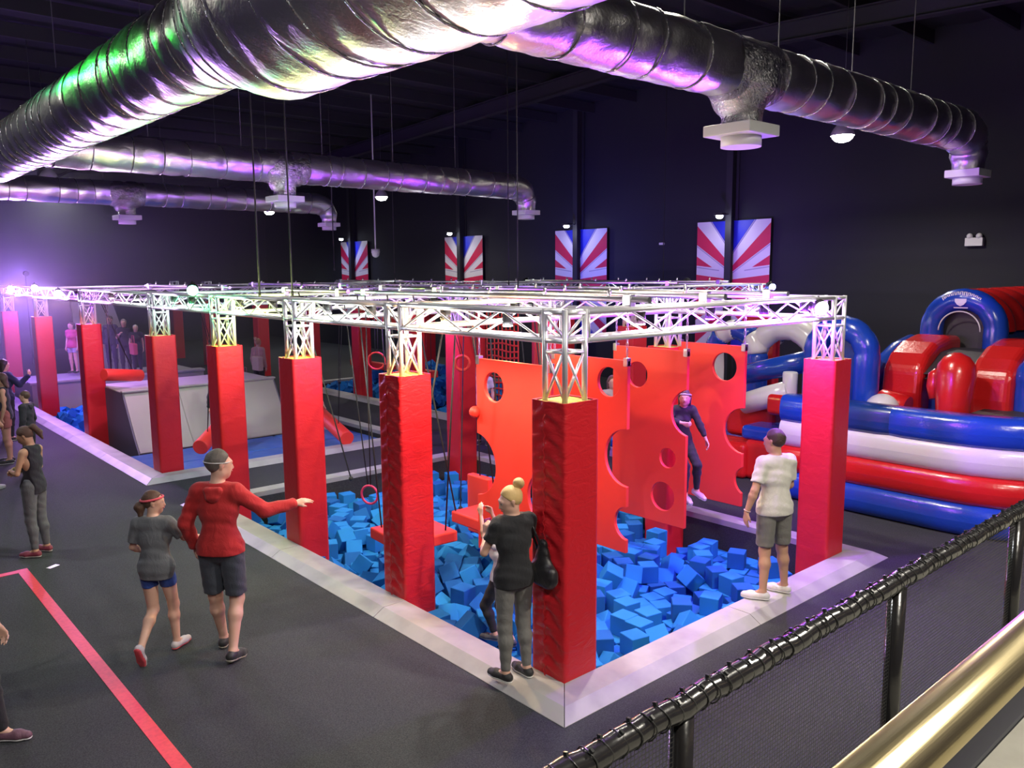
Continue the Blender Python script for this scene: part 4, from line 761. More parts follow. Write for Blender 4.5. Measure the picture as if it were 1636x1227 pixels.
MB().box(-.06, .06, -.25, .22, -.55, .28).build('pad', m_redp, root, bevel=.02); MB().cyl((0, 0, .27), (.1, .2, 2.8), .009, 8).build('rope', m_rope, root)
def ring(p, r, top, label, m=m_redp, tr=.016, off=.05, facing=None):
    root = empty('hanging_ring', p, label, 'gym ring', 'hanging gym rings')
    d = Vector(facing or (-.66, -.75, 0)).normalized(); s = Vector((0, 0, 1)).cross(d)
    MB().tube([(s*math.cos(2*PI*k/32)+Vector((0, 0, 1))*math.sin(2*PI*k/32))*r for k in range(32)], tr, 10, closed=True).build('grip', m, root)
    T_ = Vector(top)-Vector(p)
    MB().tube([s*-.02+Vector((0, 0, r)), T_-s*off], .008, 6).build('rope', m_rope, root)
    MB().tube([s*.02+Vector((0, 0, r)), T_+s*off], .008, 6).build('rope', m_rope, root)
    return root
ring((.9, 4.60, .57), .125, (.9, 4.83, 3.24), 'pink-red ring hanging low over the foam, left of the second pillar', m_pinkring, off=.17, facing=(-.9, -.45, 0))
ring((3.0, 7.70, 1.98), .15, (3.0, 7.66, 3.24), 'thin red ring hanging in front of a dark red pillar, far end of pit', off=.03)
ring((4.3, 6.9, 1.9), .13, (4.3, 7.3, 2.95), 'small red ring hanging right of the second pillar top', off=.03, tr=.03)
def rope(a, b, label, kn=True):
    root = empty('hanging_rope', b, label, 'rope', 'ropes hanging from the near rig'); A = Vector(a)-Vector(b)
    MB().tube([A*(1-t)+Vector((0, 0, 0)) for t in (0, .5, 1)], .010, 8).build('rope', m_rope, root)
    if kn: MB().ball((0, 0, 0), .035, 10).build('knot', m_rope, root)
    return root
rope((3.0, 7.55, 3.24), (3.0, 7.3, .1), 'long black rope hanging through the red ring at the far end of the pit')
rope((1.2, 7.0, 3.24), (1.2, 5.6, .55), 'black rope hanging slanted over the far left foam')
rope((3.6, 4.6, 3.24), (3.6, 4.2, .0), 'black rope seen through the notch of the orange-lit board, left one')
rope((3.6, 4.3, 3.24), (3.7, 3.9, .1), 'black rope seen through the notch of the orange-lit board, right one')
rope((4.6, 7.2, 2.95), (2.9, 5.2, -.15), 'thin black rope running down to the foam before the far corner pillar')
# padded red logs over the mats
def log(a, b, r, label, tops=None):
    a, b = Vector(a), Vector(b); root = empty('padded_log', a, label, 'padded log'); d = b-a
    n = d.normalized()
    MB().tube([Vector((0, 0, 0)), n*.02, d-n*.02, d], [r*.93, r, r, r*.93], 28).build('pad', m_redp, root)
    for t in (.2, .8):
        P = d*t; T_ = Vector(tops[0 if t < .5 else 1])-a
        for s in (-1, 1): MB().tube([P+Vector((0, 0, r*.6)), T_+Vector((0, .08*s, 0))], .007, 6).build('rope', m_rope, root)
    return root
rail((1.5, 10.35, 3.27), (1.5, 15.15, 3.27), 'silver scaffold rail over the left side of the blue mats')
rail((4.0, 10.35, 3.27), (4.0, 15.15, 3.27), 'silver scaffold rail over the right side of the blue mats')
log((.98, 10.92, .20), (2.3, 12.35, .62), .15, 'red padded log hanging in front of the grey ramp, behind the hooded man', [(1.5, 11.2, 3.26), (1.5, 12.1, 3.26)])
log((3.70, 10.05, .12), (4.15, 12.6, .55), .15, 'red padded log hanging with its round end towards us, right of the third pillar', [(4.0, 10.6, 3.26), (4.0, 12.1, 3.26)])
log((.15, 13.95, 1.42), (1.0, 14.3, 1.3), .13, 'short red padded log sticking out behind the ramp pillar', [(.3, 13.95, 2.96), (.3, 14.3, 2.96)])
rail((8.6, 12.35, 3.27), (8.6, 18.95, 3.27), 'silver scaffold rail over the far blue foam heap')
log((8.7, 15.2, 1.9), (8.5, 17.5, 2.45), .16, 'red padded log hanging high by the far blue foam heap', [(8.6, 15.7, 3.26), (8.6, 17.0, 3.26)])
root = empty('red_beam', (9.0, 14.8, .62), 'long red padded beam across the far blue foam heap', 'padded beam'); MB().box(-.1, .1, -.6, 4.0, -.1, .1).build('pad', m_redp, root, bevel=.02); MB().cyl((0, 3.6, 0), (0, 3.6, 2.35), .01, 6).build('rope', m_rope, root); MB().cyl((0, -.4, 0), (0, -.4, 2.35), .01, 6).build('rope', m_rope, root)
# cargo net of red webbing behind
root = empty('cargo_net', (7.72, 9.2, 0), 'dark red cargo net hanging between the far pillars above the orange-lit board', 'cargo net'); m = MB()
for k in range(9): m.cyl((0, k*.14, .2), (0, k*.14, 2.95), .018, 6)
for k in range(18): m.tube([(0, j*.14, .3+k*.155+.02*math.sin(j+k)) for j in range(9)], .022, 6)
m.build('webbing', m_redp, root)

# ---------------------------------------------------------------- mats, ramp and platforms of the second pit
for i in range(3):
    for j in range(2):
        x0, x1 = .03+1.64*i, .03+1.64*(i+1)-.015; y0, y1 = 10.18+1.27*j, 10.18+1.27*(j+1)-.015
        o = MB().box(x0, x1, y0, y1, -.62, -.15).build('landing_mat', m_mat, bevel=.04); o.modifiers['bevel'].segments = 3
        tag(o, 'blue landing mat in the pit by the ramp, %s row, %s' % (('near', 'far')[j], ('left', 'centre', 'right')[i]), 'mat', 'blue landing mats')
for j in range(2):
    o = MB().box(3.86, 4.93, 12.74+1.4*j, 12.74+1.4*(j+1)-.015, -.62, -.15).build('landing_mat', m_mat, bevel=.04)
    tag(o, 'narrow blue landing mat on the right of the ramp, %s' % ('nearer', 'further')[j], 'mat', 'blue landing mats')
root = empty('warped_ramp', (.42, 12.75, -.15), 'pale grey sloping ramp wall with a slate side, climbed by the boy in black', 'ramp')
P0_, P1_ = [], []
n = 10; prof = []
for k in range(n+1):
    t = k/n; prof.append((.85*t, 1.18*(t**1.15)))
for (xa, xb) in ((0, 1.12), (1.13, 2.25), (2.26, 3.35)):
    m = MB(); m.grid([[(xa, y, z+.015), (xb, y, z+.015)] for y, z in prof], smooth=False, flip=True); m.grid([[(xa, y+.03, z-.01), (xb, y+.03, z-.01)] for y, z in prof], smooth=False); m.build('ramp_sheet', m_ply, root)
for x in (-.02, 3.37):
    m = MB(); vs = [(x+dx, y, z) for dx in (-.015, .015) for y, z in prof+[(2.6, 1.18), (2.6, -.45), (0, -.45)]]; q2 = len(vs)//2
    m.add(vs, [tuple(range(q2)), tuple(reversed(range(q2, 2*q2)))]+[(k, (k+1) % q2, (k+1) % q2+q2, k+q2) for k in range(q2)]); m.build('side_board', m_purp, root)
MB().box(-.03, 3.38, .83, 2.6, 1.13, 1.20).build('deck', m_ply, root, bevel=.01)
MB().box(-.05, 3.4, .78, .92, 1.19, 1.235).build('edge_pad', m_kerb, root, bevel=.015)
MB().box(.02, 3.33, 2.5, 2.6, -.45, 1.13).build('back_board', m_purp, root)
root = empty('low_platform', (.1, 20.9, -.62), 'long low grey platform beyond the far foam cubes, people standing on it', 'platform')
MB().box(0, 4.78, 0, 2.4, 0, 1.12).build('box', m_ply, root, bevel=.01)
MB().box(-.06, 4.8, -.08, .3, 1.12, 1.20).build('edge_pad', m_kerb, root, bevel=.02)
root = empty('slanted_panel', (3.2, 25.0, FZ), 'tall pale slanted panel standing behind the people in the far left', 'panel')
m = MB(); vs = [(x, y, z) for y in (0, .1) for x, z in ((-.9, .0), (1.0, 0), (.2, 2.9), (-1.0, 2.9))]; m.add(vs, [(0, 1, 2, 3), (7, 6, 5, 4), (0, 4, 5, 1), (1, 5, 6, 2), (2, 6, 7, 3), (3, 7, 4, 0)]); m.build('sheet', m_ply, root)
MB().box(-.3, -.2, .1, .9, 0, .1).build('foot', m_purp, root); MB().tube([(-.25, .85, .05), (-.25, .1, 2.2)], .03, 8).build('brace', m_purp, root)
# ---------------------------------------------------------------- inflatable obstacle course
vb = dict(rough=.26, coat=.6)
i_blue = M('blue_pvc', (0.012, 0.060, 0.42), .24, coat=.5, bump=(6, .30, (1, 1, 1), .5), bump2=(30, .12))
i_navy = M('navy_pvc', (0.012, 0.045, 0.20), .3, coat=.4, bump=(6, .25))
i_red = M('red_pvc', (0.60, 0.014, 0.014), .26, coat=.5, bump=(6, .30, (1, 1, 1), .5), bump2=(30, .12))
i_white = M('white_pvc', (0.70, 0.68, 0.66), .3, coat=.4, bump=(6, .25))
i_dark = M('dark_mesh_pvc', (0.045, 0.040, 0.042), .55, bump=(10, .3))
inf = empty('inflatable_course', (7, 0, FZ), 'large red white and blue inflatable obstacle course on the right of the hall', 'inflatable')
def ip_(name, mb, mat, **k):
    o = mb.build(name, mat, inf, **k); o.matrix_parent_inverse = Matrix.Translation((-7, 0, -FZ)); return o
def etube(path, rx, rz, seg=None, nn=20, pinch=0, cap=True):
    """horizontal tube with elliptical section swept along path (xy), section lies in the normal plane"""
    mb = MB(); pts = [Vector(p) for p in path]; N = len(pts); P = []
    for i, p in enumerate(pts):
        t = (pts[min(i+1, N-1)]-pts[max(i-1, 0)]); t.z = 0; t.normalize(); s = Vector((t.y, -t.x, 0))
        k = 1-(pinch if i % 6 == 0 else 0)
        if i in (0, N-1): k *= .9
        P.append([p+s*(math.copysign(abs(math.cos(2*PI*j/nn))**.4, math.cos(2*PI*j/nn))*rx*k)+Vector((0, 0, math.sin(2*PI*j/nn)*rz)) for j in range(nn+1)])
    mb.grid(P)
    if cap:
        for row in (P[0], P[-1]): mb.add(row[:-1], [tuple(range(nn))])
    return mb
wall_path = []
for k in range(14): wall_path.append((7.18, 2.1-2.5*k/13))
for k in range(1, 11):
    a = PI/2*k/10; wall_path.append((7.18+2.2*(1-math.cos(a)), -.4-1.9*math.sin(a)))
for k in range(1, 12): wall_path.append((9.38+.4*k, -2.3))
for nm_, z, rz, rx, mt in (('blue_base_tube', .14, .235, .34, i_blue), ('red_wall_tube', .55, .225, .30, i_red), ('white_wall_tube', .955, .225, .27, i_white)):
    ip_(nm_, etube([(x, y, z) for x, y in wall_path], rx, rz), mt)
# the top tube is pieced: blue, navy, blue
cuts = [(0, 8, i_blue), (8, 14, i_navy), (14, 36, i_blue)]
for a, b, mt in ((0, 5, i_blue), (5, 9, i_navy), (9, len(wall_path)-1, i_blue)):
    ip_('blue_top_tube', etube([(x, y, 1.34) for x, y in wall_path[a:b+1]], .27, .22, cap=(a == 0)), mt)
def arch(name, X, yc, w, zb, zt, r, mt, depth=None, fill=None, stripes=None, tilt=0):
    R0 = w/2; pts = []; nn = 26
    for k in range(5): pts.append((yc+R0, zb+(zt-R0-zb)*k/5))
    for k in range(nn+1):
        a = PI*k/nn; pts.append((yc+R0*math.cos(a), zt-R0+R0*math.sin(a)))
    for k in range(1, 6): pts.append((yc-R0, zt-R0-(zt-R0-zb)*k/5))
    P3 = [Vector((X+tilt*(z-zb), y, z)) for y, z in pts]
    rs = [r*(.94 if i % 5 == 0 else 1) for i in range(len(P3))]
    if stripes:
        st = 6
        for s in range(0, len(P3)-1, st): ip_(name, MB().tube(P3[s:s+st+1], rs[s:s+st+1], 18), stripes[(s//st) % len(stripes)])
    else: ip_(name, MB().tube(P3, rs, 20), mt)
    if fill:
        m = MB(); vs = [(X+.02+tilt*(z-zb), y, z) for y, z in pts]+[(X+.12+tilt*(z-zb), y, z) for y, z in pts]; q2 = len(pts)
        m.add(vs, [tuple(range(q2)), tuple(reversed(range(q2, 2*q2)))]); ip_(name+'_panel', m, fill)
arch('blue_arch', 8.0, 1.66, .86, 1.0, 2.60, .20, i_blue, fill=i_navy)
arch('white_arch', 9.5, 3.5, 1.35, 1.0, 2.42, .22, i_white)
arch('striped_arch', 9.4, 4.55, 1.0, .4, 2.35, .2, i_blue, stripes=[i_white, i_blue])
arch('striped_arch', 11.2, 4.2, 1.6, .4, 2.35, .22, i_blue, stripes=[i_blue, i_white])
ip_('red_panel', MB().box(9.9, 10.1, 3.95, 4.5, .3, 2.3), i_red, bevel=.08)
ip_('blue_cross_tube', MB().tube([(8.5, 3.75, 1.60), (8.5, 3.1, 1.78), (8.5, 2.45, 1.96)], .19, 20), i_blue)
ip_('white_cross_tube', MB().tube([(8.0, 3.42, 1.15), (8.0, 2.95, 1.32), (8.0, 2.52, 1.48)], [.19, .2, .18], 20), i_white)
ip_('white_post', MB().tube([(8.0, 2.54, 1.4), (8.0, 2.54, 1.42), (8.0, 2.54, 1.78), (8.0, 2.54, 1.80)], [.12, .125, .125, .11], 20), i_white)
ip_('red_block', MB().box(7.75, 8.25, 2.3, 2.85, 1.05, 1.42), i_red, bevel=.09, seg=4)
ip_('red_block', MB().box(8.1, 8.6, 2.9, 3.9, .5, 1.15), i_red, bevel=.12, seg=4)
ip_('red_block', MB().box(7.5, 8.4, 2.4, 3.1, FZ, .62), i_red, bevel=.1, seg=4)
ip_('blue_block', MB().box(7.55, 8.3, 2.3, 3.2, .60, .85), i_blue, bevel=.08, seg=4)
ip_('floor_bed', MB().box(7.3, 12.0, -1.9, 2.2, FZ, .5), i_blue, bevel=.1, seg=3)
ip_('floor_bed', MB().box(8.3, 11.8, 2.2, 4.9, FZ, .4), i_blue, bevel=.1, seg=3)
ip_('red_block', MB().box(7.4, 8.0, 3.0, 3.9, FZ, .55), i_red, bevel=.1, seg=4)
# slide with red side humps and the tunnel above
def hump(name, pts, rs, mt, sc=(1, 1, 1)): ip_(name, MB().tube(pts, rs, 22), mt)
for ya, yb in ((.55, 1.18), (-.72, -.12)):
    pr = [(10.0, 2.42), (9.5, 2.44), (9.0, 2.36), (8.65, 2.2), (8.44, 1.98), (8.4, 1.6), (8.46, .8), (10.0, .8)]; m = MB(); q2 = len(pr)
    m.add([(x, y, z) for y in (ya, yb) for x, z in pr], [tuple(range(q2)), tuple(reversed(range(q2, 2*q2)))]+[(k, k+q2, (k+1) % q2+q2, (k+1) % q2) for k in range(q2)])
    ip_('slide_side', m, i_red, bevel=.11, seg=4)
ip_('slide_foot', MB().tube([(8.15, 1.25, 1.3), (8.1, .95, 1.46), (8.1, .6, 1.40)], [.16, .2, .18], 18), i_red)
m = MB(); m.grid([[(x, y, z) for y in (.68, -.14)] for x, z in ((10.2, 2.20), (9.6, 2.24), (9.1, 2.2), (8.75, 2.02), (8.5, 1.9))], flip=False); m.grid([[(x+.03, y, z-.08) for y in (.68, -.14)] for x, z in ((10.2, 2.20), (9.6, 2.24), (9.1, 2.2), (8.75, 2.02), (8.5, 1.9))], flip=True)
ip_('slide_bed', m, i_dark)
ip_('tunnel_body', MB().box(10.15, 13.75, -.08, 1.2, FZ, 2.5), i_navy, bevel=.1, seg=3)
ip_('slide_core', MB().box(8.75, 11.5, -.5, 1.0, .4, 1.95), i_navy, bevel=.15, seg=4)
hump('blue_side_tube', [(8.6, 1.62, 1.1), (8.9, 1.5, 1.75), (9.2, 1.25, 2.15), (9.6, 1.2, 2.25)], [.2, .2, .19, .18], i_blue)
hump('blue_side_tube', [(9.6, -.75, 2.3), (9.0, -.95, 2.1), (8.6, -1.1, 1.7)], [.2, .22, .22], i_blue)
# tunnel ring
def ringarch(X, yc, zb, R0, r, mt, name, squash=1.0):
    pts = [Vector((X, yc+R0, zb)), Vector((X, yc+R0, zb+.2))]+[Vector((X, yc+R0*math.cos(PI*k/24), zb+.42+R0*math.sin(PI*k/24))) for k in range(25)]+[Vector((X, yc-R0, zb+.2)), Vector((X, yc-R0, zb))]
    ip_(name, MB().tube(pts, [r*(.95 if i % 5 == 0 else 1) for i in range(len(pts))], 20), mt)
ringarch(10.0, .56, 2.10, .50, .185, i_blue, 'tunnel_ring')
m = MB(); P = []
for i in range(31):
    x = 10.12+.12*i; rr = .66+.035*math.sin(i*2*PI/5)
    P.append([(x, .56+rr*math.cos(PI*k/24), 2.50+rr*math.sin(PI*k/24)) for k in range(25)])
m.grid(P, flip=True); ip_('tunnel_roof', m, i_red)
m = MB(); vs = [(10.1, .56+.46*math.cos(PI*k/20), 2.5+.46*math.sin(PI*k/20)) for k in range(21)]+[(10.1, .1, 2.05), (10.1, 1.02, 2.05)]; m.add(vs, [tuple(range(23))]); ip_('tunnel_flap', m, i_dark)
m = MB(); R1_ = .325; m.tube([(9.82, .56+R1_*math.cos(PI*k/20), 2.5+R1_*math.sin(PI*k/20)) for k in range(21)], .012, 6); ip_('opening_piping', m, i_white)
# printed emblem over the opening: an arched white wordmark over a small crest (illegible in the photo)
m = MB(); rg2 = random.Random(4)
for k in range(11):
    a = math.radians(90+(k-5)*5.6); hh = .11+.05*(1-abs(k-5)/5); rm = .56
    c0 = Vector((9.86, .56+rm*math.cos(a), 2.52+rm*math.sin(a))); s = Vector((0, math.sin(a), -math.cos(a))); u_ = Vector((0, math.cos(a), math.sin(a)))
    c0.x = 9.835
    for dx in (-.026, .006): m.add([c0+s*dx-u_*hh/2, c0+s*(dx+.018)-u_*hh/2, c0+s*(dx+.018)+u_*hh/2, c0+s*dx+u_*hh/2], [(0, 1, 2, 3)])
    m.add([c0-s*.02+u_*(hh/2-.014), c0+s*.022+u_*(hh/2-.014), c0+s*.022+u_*hh/2, c0-s*.02+u_*hh/2], [(0, 1, 2, 3)])
ip_('arched_lettering', m, m_white)
m = MB(); vs = [(9.810, .56+y, 2.985+z) for y, z in ((-.09, .05), (.09, .05), (.09, 0), (.05, -.05), (0, -.075), (-.05, -.05), (-.09, 0))]; m.add(vs, [tuple(range(7))]); m.add([(9.838, .56-.11, 2.875), (9.838, .56+.11, 2.875), (9.832, .56+.11, 2.895), (9.832, .56-.11, 2.895)], [(0, 1, 2, 3)])
ip_('crest_print', m, m_white)
# glove shaped block on the rim, dome and right-hand arches
hump('red_glove', [(7.80, -.15, 1.38), (7.82, -.15, 1.45), (7.86, -.14, 1.7), (7.92, -.13, 1.98), (7.95, -.12, 2.14), (7.95, -.12, 2.26), (7.95, -.12, 2.32)], [.20, .22, .245, .27, .25, .17, .05], i_red)
hump('red_glove_thumb', [(7.85, .12, 1.62), (7.9, .16, 1.8), (7.92, .15, 1.98), (7.92, .13, 2.06)], [.07, .10, .10, .04], i_red)
ip_('white_dome', MB().ball((7.85, .88, 1.36), .26, 20), i_white)
arch('blue_right_arch', 8.7, -1.25, .80, 1.3, 2.25, .21, i_blue, fill=i_dark)
arch('blue_right_arch', 9.6, -1.5, .95, 1.3, 2.3, .21, i_blue)
ip_('silver_ball', MB().ball((8.2, -1.35, 1.72), .14, 16), m_alu)
ip_('dark_top_panel', MB().box(7.6, 9.2, -1.7, -.35, 1.40, 1.47), i_dark, bevel=.03)

# ---------------------------------------------------------------- platform edge, mesh fence and brass handrail near the camera
PZ = 1.95
m_lam = M('pale_platform_board', (0.30, 0.29, 0.24), .5, var=(6, (0.24, .23, .19), .4, .7))
o = MB().box(-8.9, 4.0, -7.9, -3.86, PZ-.2, PZ).build('viewing_platform', m_lam); tag(o, 'pale board floor of the viewing platform in the bottom right corner', 'platform')
o = MB().box(-8.9, 4.0, -3.855, -3.62, PZ-.35, PZ-.002).build('platform_edge_beam', m_black, bevel=.01); tag(o, 'black edge beam between the pale platform and the mesh fence', 'beam')
for i, (x, y) in enumerate(((-8, -7), (-8, -4.2), (3.6, -7), (3.6, -4.2), (-2, -7))):
    o = MB().box(x-.08, x+.08, y-.08, y+.08, FZ, PZ-.2).build('platform_leg', m_black); tag(o, 'black steel leg under the viewing platform, %s' % ['rear left', 'front left', 'rear right', 'front right', 'rear middle'][i], 'post', 'legs under the viewing platform')
m_sleeve = M('black_rail_sleeve', (0.014, 0.013, 0.014), .22, coat=.4, bump=(18, .12))
m_tie = M('black_cable_tie', (0.03, 0.03, 0.03), .25)
fence = empty('mesh_fence', (-2.5, -3.69, PZ), 'black mesh fence with a padded cable-tied top rail, crossing the lower right', 'fence')
MB().tube([(-3.2+.05*k, .003*math.sin(k*1.3), .65+.003*math.sin(k*2.1)) for k in range(131)], [.027+.0006*math.sin(k*1.9) for k in range(131)], 18).build('top_rail', m_sleeve, fence)
for x in (-3.34+2.5, -2.27+2.5, -1.2+2.5, -.1+2.5, 1.0+2.5): MB().cyl((x, 0, -.1), (x, 0, .63), .027, 16).build('post', m_sleeve, fence)
for k in range(98):
    x = -2.0+.045*k; m = MB(); a0 = (.5 if k % 2 else -.25)+.1*math.sin(k*2.3)
    m.tube([(x+.004*math.sin(j), .0285*math.cos(2*PI*j/16), .65+.0285*math.sin(2*PI*j/16)) for j in range(16)], .0018, 5, closed=True)
    m.box(x-.003, x+.003, -.005, .005, .027, .036, mat=Matrix.Translation((0, 0, .65)) @ Matrix.Rotation(a0, 4, 'X') @ Matrix.Translation((0, 0, 0)))
    m.build('cable_tie', m_tie, fence)
# the netting: real open weave drawn by the alpha of a fine procedural grid
mn = bpy.data.materials.new('fine_black_net'); mn.use_nodes = True; nt = mn.node_tree; bs = nt.nodes['Principled BSDF']; bs.inputs['Base Color'].default_value = (.035, .035, .035, 1); bs.inputs['Roughness'].default_value = .5
tc = nt.nodes.new('ShaderNodeTexCoord'); sx = nt.nodes.new('ShaderNodeSeparateXYZ'); nt.links.new(tc.outputs['Object'], sx.inputs[0])
outs = []
for ax in ('X', 'Z'):
    a = nt.nodes.new('ShaderNodeMath'); a.operation = 'MULTIPLY'; a.inputs[1].default_value = 85; nt.links.new(sx.outputs[ax], a.inputs[0])
    b = nt.nodes.new('ShaderNodeMath'); b.operation = 'FRACT'; nt.links.new(a.outputs[0], b.inputs[0])
    c2 = nt.nodes.new('ShaderNodeMath'); c2.operation = 'LESS_THAN'; c2.inputs[1].default_value = .22; nt.links.new(b.outputs[0], c2.inputs[0]); outs.append(c2)
mx = nt.nodes.new('ShaderNodeMath'); mx.operation = 'MAXIMUM'; nt.links.new(outs[0].outputs[0], mx.inputs[0]); nt.links.new(outs[1].outputs[0], mx.inputs[1]); nt.links.new(mx.outputs[0], bs.inputs['Alpha'])
MB().add([(-3.2, 0, 0), (3.3, 0, 0), (3.3, 0, .63), (-3.2, 0, .63)], [(0, 1, 2, 3)]).build('netting', mn, fence)
m_brass = M('brushed_brass', (0.62, 0.52, 0.30), .30, metal=1.0, bump=(4, .04, (1, 60, 60)))
hr = empty('brass_handrail', (-2.0, -4.285, PZ), 'thick brushed brass handrail running up the lower right corner', 'handrail')
MB().cyl((-3.6, 0, .95), (3.0, 0, .95), .040, 48).build('rail', m_brass, hr)
for x in (-3.3, 1.9, 2.8): MB().cyl((x, 0, 0), (x, 0, .92), .022, 20).build('post', m_brass, hr)
# ---------------------------------------------------------------- people: continuous skinned bodies from blended tapered limbs
def V3(*a): return np.array(a, float)
def nrm(v): v = np.asarray(v, float); return v/max(1e-9, np.linalg.norm(v))
def sdf_mesh(prims, vox, clips=(), wob=0.0):
    """prims: (a, b, ra, rb, k, front, squash) -> smooth union, clipped by half spaces, polygonised by surface nets"""
    lo = np.min([np.minimum(p[0], p[1])-max(p[2], p[3]) for p in prims], 0)-3*vox; hi = np.max([np.maximum(p[0], p[1])+max(p[2], p[3]) for p in prims], 0)+3*vox
    n = np.ceil((hi-lo)/vox).astype(int)+1; Fd = np.full(n, 0.3, np.float32)
    for pr_ in prims:
        a, b, ra, rb, k, fr, sq = pr_[:7]
        m = max(ra, rb)+k+2*vox
        i0 = np.maximum(0, np.floor((np.minimum(a, b)-m-lo)/vox).astype(int)); i1 = np.minimum(n, np.ceil((np.maximum(a, b)+m-lo)/vox).astype(int)+1)
        ax = [lo[d]+vox*np.arange(i0[d], i1[d]) for d in range(3)]
        X = ax[0][:, None, None]-a[0]; Y = ax[1][None, :, None]-a[1]; Z = ax[2][None, None, :]-a[2]
        ba = b-a; X_, Y_, Z_ = X, Y, Z
        if fr is not None:
            f = nrm(fr); dd = (X*f[0]+Y*f[1]+Z*f[2])*(sq-1); X = X+dd*f[0]; Y = Y+dd*f[1]; Z = Z+dd*f[2]; ba = ba+f*np.dot(ba, f)*(sq-1)
        L2 = np.dot(ba, ba)+1e-12; h = np.clip((X*ba[0]+Y*ba[1]+Z*ba[2])/L2, 0, 1)
        d = np.sqrt((X-ba[0]*h)**2+(Y-ba[1]*h)**2+(Z-ba[2]*h)**2)-(ra+(rb-ra)*h)
        if len(pr_) > 7: d = np.maximum(d, (X_*pr_[8][0]+Y_*pr_[8][1]+Z_*pr_[8][2])-np.dot(pr_[7]-a, pr_[8]))
        S = Fd[i0[0]:i1[0], i0[1]:i1[1], i0[2]:i1[2]]
        hh = np.maximum(k-np.abs(S-d), 0)/k; S[...] = np.minimum(S, d)-hh*hh*k*.25
    gx = lo[0]+vox*np.arange(n[0])[:, None, None]; gy = lo[1]+vox*np.arange(n[1])[None, :, None]; gz = lo[2]+vox*np.arange(n[2])[None, None, :]
    if wob: Fd += (wob*(np.sin(gx*41+gz*23)*np.sin(gy*37+gz*31)+.6*np.sin(gz*70+gx*30+gy*26))).astype(np.float32)
    for (p, nn) in clips: Fd = np.maximum(Fd, ((gx-p[0])*nn[0]+(gy-p[1])*nn[1]+(gz-p[2])*nn[2]).astype(np.float32))
    Fd[0] = Fd[-1] = .05; Fd[:, 0] = Fd[:, -1] = .05; Fd[:, :, 0] = Fd[:, :, -1] = .05
    ins = Fd < 0
    C8 = [Fd[i:n[0]-1+i, j:n[1]-1+j, k:n[2]-1+k] for i in (0, 1) for j in (0, 1) for k in (0, 1)]
    cnt = sum((c < 0).astype(np.int8) for c in C8); act = (cnt > 0) & (cnt < 8); idx = np.argwhere(act)
    vid = np.full(act.shape, -1, np.int64); vid[act] = np.arange(len(idx))
    vals = np.stack([c[act] for c in C8], 1); corners = np.array([(i, j, k) for i in (0, 1) for j in (0, 1) for k in (0, 1)], float)
    acc = np.zeros((len(idx), 3)); w = np.zeros(len(idx))
    for a in range(8):
        for b in range(a+1, 8):
            if np.abs(corners[a]-corners[b]).sum() != 1: continue
            va, vb = vals[:, a], vals[:, b]; c = (va < 0) != (vb < 0); t = np.where(c, va/np.where(c, va-vb, 1), 0)
            acc += np.where(c, 1, 0)[:, None]*(corners[a]+t[:, None]*(corners[b]-corners[a])); w += c
    vs = lo+vox*(idx+acc/w[:, None]); faces = []
    for d in range(3):
        sl0 = [slice(None)]*3; sl1 = [slice(None)]*3; sl0[d] = slice(0, -1); sl1[d] = slice(1, None)
        A = ins[tuple(sl0)]; B = ins[tuple(sl1)]; e = np.argwhere(A != B)
        u, v = [(1, 2), (2, 0), (0, 1)][d]
        e = e[(e[:, u] > 0) & (e[:, v] > 0) & (e[:, u] < n[u]-1) & (e[:, v] < n[v]-1)]
        du = np.zeros(3, int); du[u] = 1; dv = np.zeros(3, int); dv[v] = 1
        q = [vid[tuple((e-x).T)] for x in (du*0, du, du+dv, dv)]
        q = np.stack(q, 1); fl = A[tuple(e.T)]; q[~fl] = q[~fl][:, ::-1]; faces.append(q[(q >= 0).all(1)])
    return vs, np.concatenate(faces)
def np_obj(name, vs, fs, mat, parent):
    me = bpy.data.meshes.new(name); me.vertices.add(len(vs)); me.vertices.foreach_set('co', np.asarray(vs, np.float32).ravel())
    me.loops.add(len(fs)*4); me.loops.foreach_set('vertex_index', fs.astype(np.int32).ravel()); me.polygons.add(len(fs))
    me.polygons.foreach_set('loop_start', np.arange(0, len(fs)*4, 4, dtype=np.int32)); me.polygons.foreach_set('loop_total', np.full(len(fs), 4, np.int32))
    me.polygons.foreach_set('use_smooth', np.ones(len(fs), bool)); me.materials.append(mat); me.update(calc_edges=True); me.validate()
    o = bpy.data.objects.new(name, me); COL.objects.link(o); o.parent = parent; return o
SK = {'fair': M('fair_skin', (0.62, 0.36, 0.26), .5, var=(9, (.66, .40, .31), .4, .7)), 'tan': M('tan_skin', (0.52, 0.29, 0.19), .5)}
m_eye = M('eye_white', (.6, .6, .6), .2); m_iris = M('dark_iris', (.03, .02, .015), .2); m_lip = M('lip', (.45, .12, .11), .4)
_cl = {}
def cloth(c, r=.85):
    k = tuple(c)+(r,)
    if k not in _cl: _cl[k] = M('cloth', c, r, bump=(14, .5, (1, 1, .6), 1.0), bump2=(220, .15), sheen=.1)
    return _cl[k]
